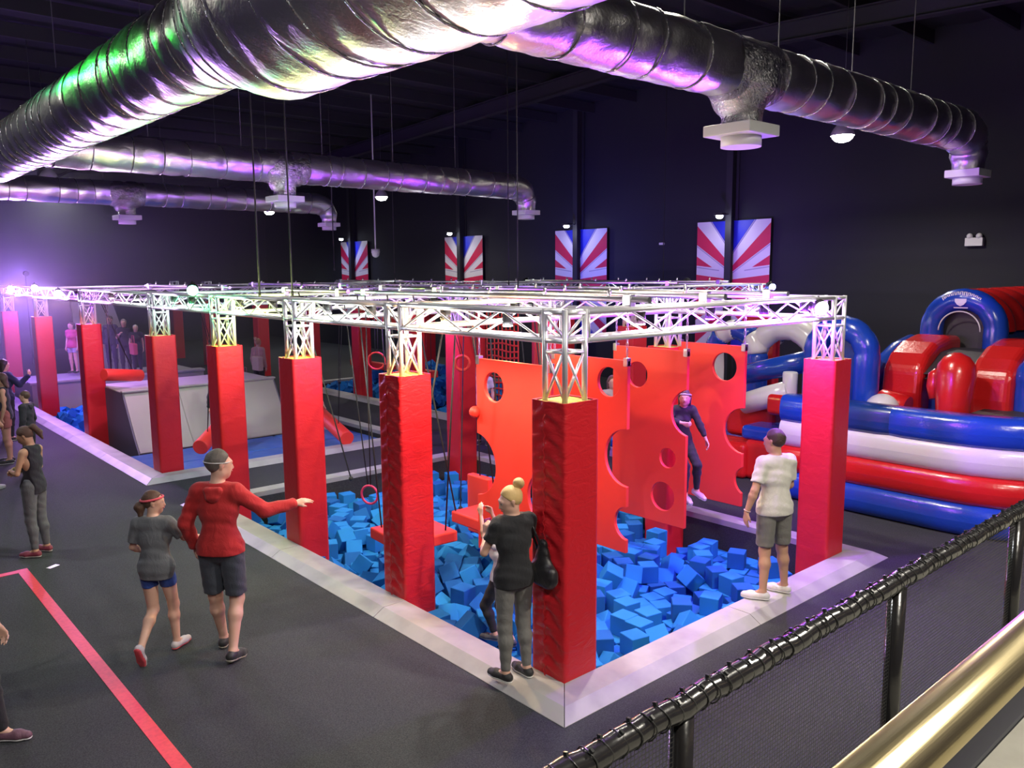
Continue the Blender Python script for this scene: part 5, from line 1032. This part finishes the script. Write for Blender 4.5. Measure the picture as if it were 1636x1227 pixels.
BASE = dict(hipL=(-.09, 0, .92), hipR=(.09, 0, .92), kneeL=(-.10, .01, .49), kneeR=(.10, .01, .49), ankL=(-.10, -.02, .085), ankR=(.10, -.02, .085),
            chest=(0, 0, 1.26), neck=(0, -.01, 1.46), shL=(-.163, 0, 1.405), shR=(.163, 0, 1.405), elL=(-.215, -.02, 1.13), elR=(.215, -.02, 1.13),
            wrL=(-.225, .04, .885), wrR=(.225, .04, .885), head=(0, .02, 1.62), look=(0, 1, 0), up=(0, 0, 1), footL=(-.12, .99, 0), footR=(.12, .99, 0),
            palmL=(1, 0, 0), palmR=(-1, 0, 0), fingL=None, fingR=None, curlL=.5, curlR=.5, front=(0, 1, 0))
def person(label, pos, heading, H, pose, wear, hair, skin='fair', female=False, vox=.010, group=None, hands=(1, 1), child=1.0, extras=None):
    J = dict(BASE); J.update(pose); S = H/1.75
    ch, sh = math.cos(heading), math.sin(heading); Rm = np.array([[ch, -sh, 0], [sh, ch, 0], [0, 0, 1.0]])
    j = {}
    for k_, v in J.items():
        if v is None or np.isscalar(v): j[k_] = v; continue
        v = np.array(v, float); j[k_] = Rm @ (v if k_ in ('look', 'up', 'footL', 'footR', 'palmL', 'palmR', 'fingL', 'fingR', 'front') else v*S)
    root = empty('person', pos, label, 'person', group)
    fr = nrm(j['front']); lat = nrm(j['hipR']-j['hipL']); W_ = (.84 if female else .90)*J.get('slim', 1)
    hipc = (j['hipL']+j['hipR'])/2; up_t = nrm(j['neck']-hipc); latS = nrm(j['shR']-j['shL'])
    def P(a, b, ra, rb, k=.03, f=None, q=1.0): return (np.array(a, float), np.array(b, float), ra*S, rb*S, k*S, f, q)
    torso = lambda g=0: [P(hipc+up_t*.02*S-lat*.045*S, hipc+up_t*.02*S+lat*.045*S, .115+g, .115+g, .05, fr, 1.2), P(hipc+up_t*.10*S, hipc+up_t*.20*S, .125*W_+g, .118*W_+g, .06, fr, 1.35),
                      P(hipc+up_t*.20*S, j['chest'], .118*W_+g, .145*W_+g, .06, fr, 1.4), P(j['chest']-latS*.05*S, j['chest']+latS*.05*S, .12*W_+g, .12*W_+g, .05, fr, 1.25),
                      P(j['chest'], j['neck']-up_t*.05*S, .14*W_+g, .085+g, .06, fr, 1.35), P(j['shL']*.86+j['neck']*.14, j['shR']*.86+j['neck']*.14, .055*W_+g, .055*W_+g, .06),
                      P(j['neck']-up_t*.045*S+latS*.02*S, j['shR']*.9+j['neck']*.1, .040+g, .045+g, .05), P(j['neck']-up_t*.045*S-latS*.02*S, j['shL']*.9+j['neck']*.1, .040+g, .045+g, .05)]
    if female: torso0 = torso; torso = lambda g=0: torso0(g)+[P(j['chest']+fr*.075*S+latS*s*.06*S, j['chest']+fr*.08*S+latS*s*.06*S-up_t*.02*S, .052+g, .05+g, .04) for s in (-1, 1)]
    def legp(sd, g=0, k=.03):
        h, kn, an = j['hip'+sd], j['knee'+sd], j['ank'+sd]; c_ = kn+(an-kn)*.3-nrm(fr)*.012*S
        return [P(h, kn, .088*(1.02 if female else 1)+g, .056+g, k), P(kn, c_, .054+g, .056+g, k), P(c_, an, .054+g, .034+g, k)]
    def armp(sd, g=0, k=.02):
        s, e_, w = j['sh'+sd], j['el'+sd], j['wr'+sd]; q_ = .86 if female else 1
        return [P(s, e_, .050*q_+g, .038*q_+g, k), P(e_, e_+(w-e_)*.25, .037*q_+g, .040*q_+g, k), P(e_+(w-e_)*.25, w, .040*q_+g, .025*q_+g, k)]
    hd = j['head']; fd = nrm(j['look']); ud = nrm(j['up']-fd*np.dot(fd, j['up'])); sd_ = np.cross(fd, ud)
    hs = S*(1.0 if child == 1 else child)
    def Hp(f_, u_, s_): return hd+(fd*f_+ud*u_+sd_*s_)*hs
    k1 = hs/S
    body = torso(-.006)+legp('L')+legp('R')+armp('L')+armp('R')
    body += [P(j['neck']-up_t*.05*S, Hp(-.01, -.06, 0), .062, .052, .03), P(Hp(-.022, .025, 0), Hp(-.018, .03, 0), .088*k1, .088*k1, .03, sd_, 1.14), P(Hp(.03, .0, 0), Hp(.035, -.03, 0), .066*k1, .060*k1, .03),
             P(Hp(.045, -.075, 0), Hp(.055, -.085, 0), .034*k1, .028*k1, .035), P(Hp(.0, -.06, .03), Hp(.0, -.06, -.03), .042*k1, .042*k1, .03),
             P(Hp(.086, .008, 0), Hp(.103, -.026, 0), .009*k1, .012*k1, .018), P(Hp(.08, .03, .035), Hp(.08, .03, -.035), .013*k1, .013*k1, .015)]
    for s in (-1, 1): body += [P(Hp(-.008, .015, s*.082), Hp(-.004, -.02, s*.078), .020*k1, .013*k1, .008, sd_, 2.2)]
    # hands
    for sd, on in (('L', hands[0]), ('R', hands[1])):
        w, e_ = j['wr'+sd], j['el'+sd]; ad = nrm(w-e_); fg = nrm(j['fing'+sd]) if j['fing'+sd] is not None else ad
        pn = nrm(j['palm'+sd]-fg*np.dot(j['palm'+sd], fg)); la = np.cross(fg, pn); cu = j['curl'+sd]
        if sd == 'L': la = -la
        kn = []
        for i, (o_, l_) in enumerate(((-.030, .078), (-.010, .083), (.010, .079), (.028, .070))):
            K = w+(fg*l_+la*o_)*S; kn.append(K); body.append(P(w+la*o_*.5*S+fg*.012*S, K, .017, .0125, .012, pn, 1.2))
            d1 = nrm(fg*math.cos(cu)+pn*math.sin(cu)); d2 = nrm(fg*math.cos(2.1*cu)+pn*math.sin(2.1*cu)); ln = (.040, .046, .043, .033)[i]
            A = K+d1*ln*S; B = A+d2*ln*.85*S; body += [P(K, A, .0098, .0092, .004), P(A, B, .0092, .0078, .004)]
        T0 = w+(fg*.02-la*.022)*S; T1 = T0+(fg*.034-la*.026+pn*.012)*S; T2 = T1+(fg*.030-la*.004+pn*.014)*S
        body += [P(T0, T1, .015, .012, .01), P(T1, T2, .0115, .009, .006)]
    # feet in shoes
    def shoe(sd):
        an = j['ank'+sd]; d = nrm(j['foot'+sd]); side = nrm(np.cross(d, [0, 0, 1.0])); upn = nrm(np.cross(side, d)); heel = an-upn*.045*S-d*.035*S; ball = heel+d*.15*S; toe = heel+d*.215*S
        return heel, ball, toe, d, upn, side
    for sd in ('L', 'R'):
        heel, ball, toe, d, upn, side = shoe(sd); body += [P(j['ank'+sd], heel+upn*.01*S, .034, .030, .02), P(j['ank'+sd], ball, .030, .026, .02)]
    vs, fs = sdf_mesh(body, vox*max(.8, S)); np_obj('body', vs, fs, SK[skin], root)
    # shoes
    sh_c, so_c = wear.get('shoe', ((.02, .02, .02), (.5, .5, .5)))
    for sd in ('L', 'R'):
        heel, ball, toe, d, upn, side = shoe(sd)
        up_ = [P(heel+upn*.008*S, ball-upn*.004*S, .040, .046, .02, side, 1.0), P(ball-upn*.004*S, toe-upn*.008*S, .046, .036, .02), P(j['ank'+sd]-upn*.01*S, heel+upn*.02*S+d*.03*S, .040, .042, .02)]
        base = heel-upn*.030*S
        v_, f_ = sdf_mesh(up_, vox*.8, clips=[(base+upn*.010*S, -upn), (j['ank'+sd]+upn*.012*S, upn)]); np_obj('shoe', v_, f_, cloth(sh_c, .6), root)
        so = [P(heel, ball, .043, .050, .02), P(ball, toe-upn*.006*S, .050, .040, .02)]
        v_, f_ = sdf_mesh(so, vox*.8, clips=[(base-upn*.008*S, -upn), (base+upn*.014*S, upn)]); np_obj('shoe_sole', v_, f_, cloth(so_c, .6), root)
    # garments
    def cloth_obj(name, prims, c, clips=(), r=.85, wob=.0022): v_, f_ = sdf_mesh(prims, vox*.95*max(.8, S), clips, wob*S); return np_obj(name, v_, f_, cloth(c, r), root)
    if 'bottom' in wear:
        c, ln, g = wear['bottom']; pr = [P(hipc+up_t*.02*S-lat*.04*S, hipc+up_t*.02*S+lat*.04*S, .122+g, .122+g, .05, fr, 1.15), P(hipc+up_t*.03*S, hipc+up_t*.12*S, .132*W_+g, .124*W_+g, .06, fr, 1.3)]
        for sd in ('L', 'R'):
            h, kn, an = j['hip'+sd], j['knee'+sd], j['ank'+sd]
            if ln <= 1: e_ = h+(kn-h)*ln; dn = nrm(kn-h); pr += [P(h, e_+dn*.10*S, .086+g, .086+(.062-.086)*ln+g*1.15, .012)+(e_, dn)]
            else:
                q_ = min(1, ln-1); c3 = kn+(an-kn)*.3-fr*.012*S; pr += [P(h, kn, .092+g, .060+g, .03), P(kn, c3, .058+g, .059+g, .03), P(c3, c3+(kn+(an-kn)*q_-c3), .058+g, .040+g, .03)]
        cp = [(hipc+up_t*.13*S, up_t)]
        v_, f_ = sdf_mesh(pr, vox*.95*max(.8, S), cp, .002*S); np_obj('shorts' if ln <= 1 else 'trousers', v_, f_, cloth(c), root)
    if 'top' in wear:
        c, slv, hem, g = wear['top']; pr = torso(g)
        bg = max(g, (wear['bottom'][2] if 'bottom' in wear else 0)+.010); pr += [P(hipc+up_t*.02*S-lat*.04*S, hipc+up_t*.02*S+lat*.04*S, .124+bg, .124+bg, .05, fr, 1.13), P(hipc+up_t*(hem-.05)*S-lat*.04*S, hipc+up_t*(hem-.05)*S+lat*.04*S, .118+bg, .118+bg, .05, fr, 1.13), P(hipc+up_t*.04*S, hipc+up_t*.14*S, .14*W_+bg, .130*W_+bg, .06, fr, 1.28)]
        for sd in ('L', 'R'):
            s, e_, w = j['sh'+sd], j['el'+sd], j['wr'+sd]
            if slv <= 0: continue
            if slv <= 1: dn = nrm(e_-s); pr += [P(s, s+(e_-s)*slv+dn*.07*S, .048+g, .044+g*1.2, .03)+(s+(e_-s)*slv, dn)]
            else: q_ = slv-1; pr += [P(s, e_, .049+g, .042+g, .03), P(e_, e_+(w-e_)*q_, .043+g, .030+g, .02)]
        cp = [(hipc+up_t*hem*S, -up_t), (j['neck']+up_t*.03*S, up_t)]
        if slv <= 0: cp += [(j['shL']+latS*.045*S, -latS), (j['shR']-latS*.045*S, latS)]
        v_, f_ = sdf_mesh(pr, vox*.95*max(.8, S), cp, .0028*S); np_obj(wear.get('topname', 't_shirt'), v_, f_, cloth(c), root)
        if wear.get('hood'):
            nk = j['neck']; pr = [P(nk+latS*s*.085*S+up_t*.005*S-fr*.0*S, nk-fr*.085*S-up_t*.075*S+latS*s*.02*S, .024, .036, .03) for s in (-1, 1)]+[P(nk-fr*.075*S-up_t*.02*S-latS*.05*S, nk-fr*.075*S-up_t*.02*S+latS*.05*S, .030, .030, .03), P(nk-fr*.085*S-up_t*.07*S, nk-fr*.085*S-up_t*.10*S, .05, .028, .03, fr, 1.6)]
            cloth_obj('hood', pr, c)
    # hair
    hc = cloth(hair[0], .6); st = hair[1]
    cap_ = [P(Hp(-.026, .032, 0), Hp(-.022, .036, 0), .098*k1, .098*k1, .02, sd_, 1.12)]
    clip = [(Hp(.045, .06, 0), nrm(fd*.9-ud*.75)), (Hp(-.02, -.055, 0), nrm(-ud+fd*.35))]
    if st == 'long': cap_ += [P(Hp(-.05, .0, s*.05), Hp(-.055, -.19, s*.055), .05*k1, .034*k1, .03) for s in (-1, 0, 1)]; clip = [(Hp(.045, .06, 0), nrm(fd*.95-ud*.5))]
    v_, f_ = sdf_mesh(cap_, vox*.8, clips=clip, wob=.002); np_obj('hair', v_, f_, hc, root)
    if st == 'pony': v_, f_ = sdf_mesh([P(Hp(-.10, .06, 0), Hp(-.15, .05, 0), .03, .036, .02), P(Hp(-.15, .05, 0), Hp(-.17, -.05, 0), .036, .034, .03), P(Hp(-.17, -.05, 0), Hp(-.15, -.14, 0), .034, .012, .03)], vox*.8, wob=.003); np_obj('ponytail', v_, f_, hc, root)
    if st == 'low_pony': v_, f_ = sdf_mesh([P(Hp(-.10, -.02, 0), Hp(-.14, -.04, 0), .035, .048, .02), P(Hp(-.14, -.04, 0), Hp(-.13, -.12, .02), .048, .03, .03)], vox*.8, wob=.003); np_obj('ponytail', v_, f_, hc, root)
    if st == 'bun': v_, f_ = sdf_mesh([P(Hp(-.09, .10, 0), Hp(-.115, .125, 0), .035, .05, .02), P(Hp(-.13, .10, .02), Hp(-.12, .14, -.02), .035, .035, .02)], vox*.8, wob=.004); np_obj('hair_bun', v_, f_, hc, root)
    # eyes, mouth
    if vox <= .0105:
        for s in (-1, 1):
            c0 = Hp(.078, .012, s*.031); e_ = MB().ball(c0, .0125*hs, 12).build('eye', m_eye, root); MB().ball(c0+fd*.007*hs, .0075*hs, 10).build('iris', m_iris, e_)
        MB().tube([Hp(.088, -.052, -.024), Hp(.098, -.055, 0), Hp(.088, -.052, .024)], .006*hs, 8).build('mouth', m_lip, root)
    if extras: extras(root, j, Hp, P, S, fd, ud, sd_, fr, lat, up_t)
    return root
def headband(c=(.6, .03, .06)):
    def f(root, j, Hp, P, S, fd, ud, sd_, *a):
        MB().tube([Hp(-.022+.108*math.cos(t), .045+.02*math.cos(t), .092*math.sin(t)) for t in [2*PI*k/28 for k in range(28)]], .011, 8, closed=True).build('headband', cloth(c), root)
    return f
# girl in grey walking away, left heel lifted behind her, head turned right
GY = (.13, .135, .15)
def girl_extras(root, j, Hp, P, S, fd, ud, sd_, *a):
    headband((.75, .10, .14))(root, j, Hp, P, S, fd, ud, sd_)
person('girl in a grey T-shirt and blue shorts walking away, brown ponytail and red headband', (-2.34, 3.14, FZ), -.72, 1.60,
       dict(kneeR=(.11, .10, .50), ankR=(.12, .10, .085), kneeL=(-.07, .02, .47), ankL=(-.07, -.32, .20), footL=(.0, .42, -.9), footR=(.25, .97, 0), head=(.0, .05, 1.615), look=(.92, .25, -.05),
            elL=(-.24, .02, 1.15), wrL=(-.19, .20, 1.03), elR=(.27, .10, 1.22), wrR=(.38, .30, 1.17), palmR=(0, 0, -1), chest=(0, .01, 1.26)),
       dict(top=(GY, .75, -.09, .018), bottom=((.02, .055, .26), .42, .004), shoe=((.55, .50, .52), (.60, .06, .08))), ((.09, .040, .022), 'low_pony'), female=True, vox=.010, extras=girl_extras)
# man in the red hoodie pointing right
def man_extras(root, j, Hp, P, S, fd, ud, sd_, *a):
    MB().tube([Hp(-.022+.106*math.cos(t), .03, .091*math.sin(t)) for t in [2*PI*k/28 for k in range(28)]], .005, 6, closed=True).build('glasses_band', cloth((.6, .6, .6)), root)
person('tall man in a red hoodie and dark shorts pointing at the pillars', (-1.90, 2.66, FZ), -.80, 2.0,
       dict(slim=.92, kneeR=(.10, .04, .49), ankR=(.11, -.12, .10), footR=(.1, .9, -.2), kneeL=(-.09, .05, .50), ankL=(-.09, .16, .085), look=(.80, .60, -.08), head=(.02, .03, 1.625),
            elR=(.34, .12, 1.22), wrR=(.53, .30, 1.23), palmR=(-.2, .3, -1), fingR=(.75, .55, .15), curlR=.25, elL=(-.27, -.03, 1.15), wrL=(-.25, .08, .90)),
       dict(top=((.42, .014, .016), 1.93, -.02, .018), topname='hoodie', hood=True, bottom=((.045, .052, .070), .88, .016), shoe=((.02, .02, .022), (.30, .28, .22))), ((.10, .085, .075), 'short'), extras=man_extras)
# blonde woman with the bag, standing on the kerb
def bag_extras(root, j, Hp, P, S, fd, ud, sd_, fr, lat, up_t):
    m = cloth((.015, .014, .016), .35); c0 = j['shR']+lat*.06*S-fr*.13*S
    v_, f_ = sdf_mesh([P(c0-up_t*.20*S, c0-up_t*.44*S, .055, .125, .04, lat, 1.6), P(c0-up_t*.46*S-fr*.08*S, c0-up_t*.46*S+fr*.06*S, .115, .115, .04, lat, 1.6)], .010, wob=.002); b_ = np_obj('shoulder_bag', v_, f_, m, root)
    MB().tube([c0-up_t*.30*S-fr*.03*S, j['shR']+up_t*.05*S-fr*.04*S-lat*.03*S, j['shR']+up_t*.055*S+fr*.02*S-lat*.03*S, c0-up_t*.30*S+fr*.05*S], .011, 8).build('strap', m, b_)
    p = (j['wrL']+j['wrR'])/2+up_t*.06*S+fr*.05*S; MB().box(-.035, .035, -.006, .006, -.06, .06, mat=Matrix.Translation([float(t) for t in p])).build('held_phone', cloth((.30, .04, .22), .3), root)
person('blonde woman in black top and grey leggings with black bag by the corner pillar', (-.24, .38, 0), -.15, 1.74,
       dict(look=(-.95, .25, -.28), head=(-.015, .03, 1.60), elL=(-.25, .08, 1.17), wrL=(-.12, .27, 1.26), elR=(.21, .10, 1.15), wrR=(-.02, .27, 1.26), fingL=(.1, .2, 1), fingR=(-.2, .1, 1), palmL=(1, 0, 0), palmR=(-1, 0, 0), curlL=.9, curlR=.9,
            ankL=(-.11, -.03, .085), ankR=(.10, -.05, .085), kneeL=(-.10, 0, .49), footL=(-.25, .97, 0), footR=(-.05, 1, 0)),
       dict(top=((.014, .014, .017), .55, -.06, .020), bottom=((.17, .165, .155), 1.90, .004), shoe=((.02, .02, .022), (.75, .74, .70))), ((.62, .42, .17), 'bun'), female=True, extras=bag_extras)
# boy in the white T-shirt
def boy_extras(root, j, Hp, P, S, *a):
    w = j['wrL']; d = nrm(j['wrL']-j['elL']); s = nrm(np.cross(d, [0, 0, 1.])); u = np.cross(s, d)
    MB().tube([w-d*.02+(s*math.cos(t)+u*math.sin(t))*.033 for t in [2*PI*k/16 for k in range(16)]], .006, 6, closed=True).build('wristband', cloth((.5, .35, .3)), root)
person('boy in a white T-shirt and grey shorts standing on the right kerb', (3.04, -.16, 0), -.40, 1.86,
       dict(look=(-.50, .85, -.12), head=(-.015, .03, 1.615), kneeL=(-.10, .0, .49), ankL=(-.15, -.06, .085), kneeR=(.13, .03, .49), ankR=(.17, .02, .085), footL=(-.75, .65, 0), footR=(-.55, .8, 0), elL=(-.27, -.04, 1.15), wrL=(-.33, .0, .92), fingL=(-.12, .06, -1), curlL=.35, elR=(.22, .06, 1.14), wrR=(.17, .22, 1.02)),
       dict(top=((.66, .64, .56), .72, -.04, .018), bottom=((.17, .165, .145), .86, .016), shoe=((.68, .67, .62), (.70, .70, .68))), ((.050, .024, .018), 'short'), skin='tan', extras=boy_extras)
# tank top girl
person('girl in a black tank top and grey leggings standing by the red line', (-2.58, 7.08, FZ), .75, 1.72,
       dict(look=(-.35, .85, -.55), head=(-.0, .06, 1.60), elL=(-.22, .05, 1.15), wrL=(-.05, .26, 1.13), elR=(.22, .05, 1.15), wrR=(.04, .27, 1.11), fingL=(.9, .3, .1), fingR=(-.9, .3, .1), palmL=(0, -1, 0), palmR=(0, -1, 0), ankR=(.13, -.02, .085)),
       dict(top=((.018, .015, .028), 0, -.07, .010), topname='tank_top', bottom=((.11, .11, .13), 1.88, .004), shoe=((.22, .03, .06), (.5, .45, .45))), ((.10, .050, .035), 'pony'), skin='tan', female=True, vox=.0105)
# leg and arm of a passer-by cut by the left edge
person('passer-by cut by the lower left edge, bare forearm and burgundy trainer showing', (-4.02, 2.48, FZ), -2.2, 1.74,
       dict(kneeL=(-.09, .16, .52), ankL=(-.10, .22, .085), kneeR=(.10, -.02, .50), ankR=(.10, -.34, .17), footR=(.05, .75, -.62), footL=(0, 1, 0), elL=(-.26, .06, 1.12), wrL=(-.30, .16, .86), elR=(.23, -.10, 1.10), wrR=(.24, -.02, .83)),
       dict(top=((.50, .46, .48), .5, -.04, .016), bottom=((.015, .015, .018), 1.9, .012), shoe=((.14, .06, .09), (.65, .62, .62))), ((.05, .03, .02), 'pony'), female=True)
# climbing girl behind the boards
person('smiling girl in black with a visor headband clinging behind the red board, pale shoes', (4.22, 1.96, .42), 2.5, 1.58,
       dict(look=(.28, .9, .05), head=(-.02, .04, 1.56), hipL=(-.09, -.12, .90), hipR=(.08, -.12, .90), kneeL=(-.20, .16, .56), kneeR=(-.02, .16, .54), ankL=(-.24, .02, .14), ankR=(-.05, .06, .10), footL=(-.5, .8, -.3), footR=(-.3, .9, -.35), chest=(.02, -.04, 1.22), neck=(0, .0, 1.42), shL=(-.16, 0, 1.37), shR=(.17, 0, 1.37),
            elL=(-.26, .06, 1.14), wrL=(-.34, .12, .93), elR=(.24, .16, 1.26), wrR=(.06, .26, 1.22), curlR=.9, front=(0, 1, .1)),
       dict(top=((.016, .015, .018), 1.6, -.04, .012), topname='jumper', bottom=((.014, .014, .02), 1.88, .006), shoe=((.62, .52, .52), (.7, .68, .66))), ((.06, .04, .035), 'long'), female=True, extras=headband((.35, .33, .42)))
# child in white on the swing platform, mostly behind the blonde woman
person('child in a white top and black leggings mostly hidden behind the blonde woman', (.60, 1.52, -.40), .3, 1.45,
       dict(look=(.2, .9, 0), kneeL=(-.12, .18, .56), ankL=(-.14, .02, .22), kneeR=(.1, .1, .5), ankR=(.06, -.1, .10), elL=(-.22, .12, 1.50), wrL=(-.16, .2, 1.76), fingL=(0, .1, 1), elR=(.2, .15, 1.45), wrR=(.12, .22, 1.7)),
       dict(top=((.75, .74, .74), .5, -.04, .012), bottom=((.016, .016, .02), 1.85, .006), shoe=((.10, .10, .11), (.3, .3, .3))), ((.10, .05, .03), 'pony'), female=True, vox=.011)
# boy in black on the ramp
person('blond boy in a black top and shorts walking up the grey ramp', (2.02, 12.35, -.15), -.35, 1.66,
       dict(look=(-.3, .9, 0), kneeR=(.1, .10, .52), ankR=(.1, .14, .15), kneeL=(-.1, 0, .49), elL=(-.25, -.05, 1.15), wrL=(-.28, -.02, .9)),
       dict(top=((.025, .025, .03), 1.85, -.04, .018), topname='jumper', bottom=((.02, .02, .024), .85, .012), shoe=((.03, .03, .03), (.2, .2, .2))), ((.38, .30, .20), 'short'), vox=.014)
# child astride the log behind the third pillar
person('child in black with bare legs straddling the red log by the third pillar', (4.05, 12.1, -.12), -2.6, 1.45,
       dict(hipL=(-.09, 0, .62), hipR=(.09, 0, .62), kneeL=(-.20, .22, .60), kneeR=(.20, .22, .60), ankL=(-.22, .34, .26), ankR=(.22, .34, .26), chest=(0, .03, .94), neck=(0, .05, 1.14), shL=(-.15, .04, 1.09), shR=(.15, .04, 1.09), head=(0, .08, 1.30), elL=(-.2, .12, .88), wrL=(-.1, .26, .74), elR=(.2, .12, .88), wrR=(.1, .26, .74)),
       dict(top=((.02, .02, .022), .6, -.02, .014), bottom=((.02, .02, .024), .7, .010), shoe=((.6, .58, .55), (.6, .6, .6))), ((.06, .04, .03), 'short'), vox=.014)
# group on the left
person('dark-haired person in navy with a raised hand, standing far left before the purple pillars', (-1.35, 15.9, FZ), -1.2, 1.80,
       dict(look=(.1, .95, -.1), elR=(.24, .16, 1.20), wrR=(.30, .34, 1.38), fingR=(0, .2, 1), elL=(-.24, .02, 1.14)), dict(top=((.018, .020, .07), 1.9, -.05, .022), topname='jumper', bottom=((.015, .015, .02), 1.9, .012)), ((.03, .02, .018), 'long'), female=True, vox=.014)
person('person in a dark vest with long brown hair beside the black hoodie boy', (-1.80, 13.4, FZ), 1.3, 1.76, dict(look=(.1, .95, -.2)), dict(top=((.03, .03, .05), 0, -.05, .012), topname='vest_top', bottom=((.35, .12, .10), .5, .01)), ((.07, .035, .025), 'long'), skin='tan', female=True, vox=.014)
person('boy in a black hoodie with short brown hair behind the tank top girl', (-1.62, 12.4, FZ), .9, 1.50, dict(look=(-.1, .9, -.1)), dict(top=((.022, .022, .03), 1.9, -.05, .02), topname='hoodie', hood=True, bottom=((.02, .02, .025), 1.9, .014)), ((.09, .05, .035), 'short'), vox=.013)
person('person with bare legs at the very left edge, beside the vest wearer', (-2.45, 11.3, FZ), -.9, 1.66, dict(elR=(.22, .12, 1.16), wrR=(.1, .28, 1.1)), dict(top=((.30, .28, .30), .5, -.05, .014), bottom=((.40, .10, .10), .45, .01), shoe=((.3, .3, .32), (.5, .5, .5))), ((.10, .06, .04), 'pony'), skin='tan', female=True, vox=.014)
person('person in beige trousers cut by the left edge beside the tank top girl', (-3.30, 7.75, FZ), -1.4, 1.70, dict(elR=(.22, .12, 1.16), wrR=(.1, .28, 1.1)), dict(top=((.20, .20, .16), .9, -.05, .02), bottom=((.34, .32, .27), 1.5, .02), shoe=((.03, .04, .12), (.4, .4, .4))), ((.06, .04, .03), 'short'), skin='tan', vox=.013)
# people beyond the ramp
PL = FZ+.62
for (lb, x, y, z, hd_, H, top, slv, bot, ln, hr_, st, fm, ps) in (
    ('person in a pink top and pale shorts behind the second left pillar, legs bare', 1.55, 22.4, .58, 2.2, 1.55, (.50, .05, .14), .5, (.35, .33, .40), .5, (.07, .04, .03), 'pony', True, {}),
    ('person in blue with fair hair left of the ramp pillar', 2.05, 22.0, .58, 2.6, 1.70, (.03, .05, .30), 1.9, (.02, .02, .05), 1.9, (.45, .38, .30), 'short', False, {}),
    ('tall person in dark clothes right of the ramp pillar', 2.45, 21.7, .58, 2.4, 1.72, (.02, .02, .04), 1.9, (.02, .02, .04), 1.9, (.10, .07, .06), 'short', False, {}),
    ('bald-looking person in black beside the slanted panel', 2.75, 21.4, .58, 2.7, 1.62, (.02, .02, .03), .6, (.02, .02, .03), 1.9, (.32, .26, .22), 'short', False, dict(elR=(.2, .14, 1.16), wrR=(.1, .28, 1.28))),
    ('fair-haired child in black carrying a pink bag by the slanted panel', 3.0, 21.15, .58, 2.9, 1.45, (.03, .03, .04), .5, (.02, .02, .03), 1.9, (.62, .56, .48), 'pony', True, {}),
    ('woman in pink and black with a pale tote bag behind the ramp', 5.5, 18.2, FZ, -1.1, 1.72, (.50, .28, .27), 1.9, (.02, .02, .02), 1.9, (.55, .33, .18), 'bun', True, {}),
    ('person in grey seen through the upper hole of the second board', 6.45, 5.2, FZ, 2.6, 1.72, (.45, .42, .42), .6, (.05, .05, .06), 1.9, (.14, .07, .05), 'long', True, {}),
    ('child in a green patterned top seen through the big notch', 6.35, 4.55, FZ, 1.5, 1.15, (.16, .40, .06), .6, (.04, .04, .06), 1.9, (.08, .05, .04), 'short', False, {}),
    ('person in dark trousers standing between the far pillars, one foot showing', 6.6, 9.5, FZ, 2.4, 1.75, (.40, .36, .38), .8, (.02, .02, .02), 1.9, (.05, .03, .03), 'short', False, {}),
    ('person in a white top by the far kerb beside the inner pillar', 6.0, 8.4, FZ, 2.2, 1.70, (.55, .52, .54), .6, (.02, .02, .02), 1.9, (.08, .05, .04), 'long', True, {})):
    person(lb, (x, y, z), hd_, H, ps, dict(top=(top, slv, -.05, .016), bottom=(bot, ln, .01)), (hr_, st), female=fm, vox=.016)
def tote(p, s, c, label):
    root = empty('tote_bag', p, label, 'bag'); MB().box(-.07*s, .07*s, -.2*s, .2*s, 0, .36*s).build('bag_body', cloth(c), root, bevel=.03)
    MB().tube([(0, -.12*s, .35*s), (0, -.08*s, .6*s), (0, .08*s, .6*s), (0, .12*s, .35*s)], .012, 8).build('handle', cloth(c), root)
tote((5.35, 17.95, .72), 1.15, (.55, .40, .36), 'pale pink tote bag held by the woman behind the ramp'); tote((2.85, 20.95, 1.15), .95, (.65, .10, .15), 'pink bag held by the fair-haired child by the slanted panel')
tote((5.0, 18.0, .42), .7, (.30, .16, .20), 'small mauve bag hanging low beside the pale tote')
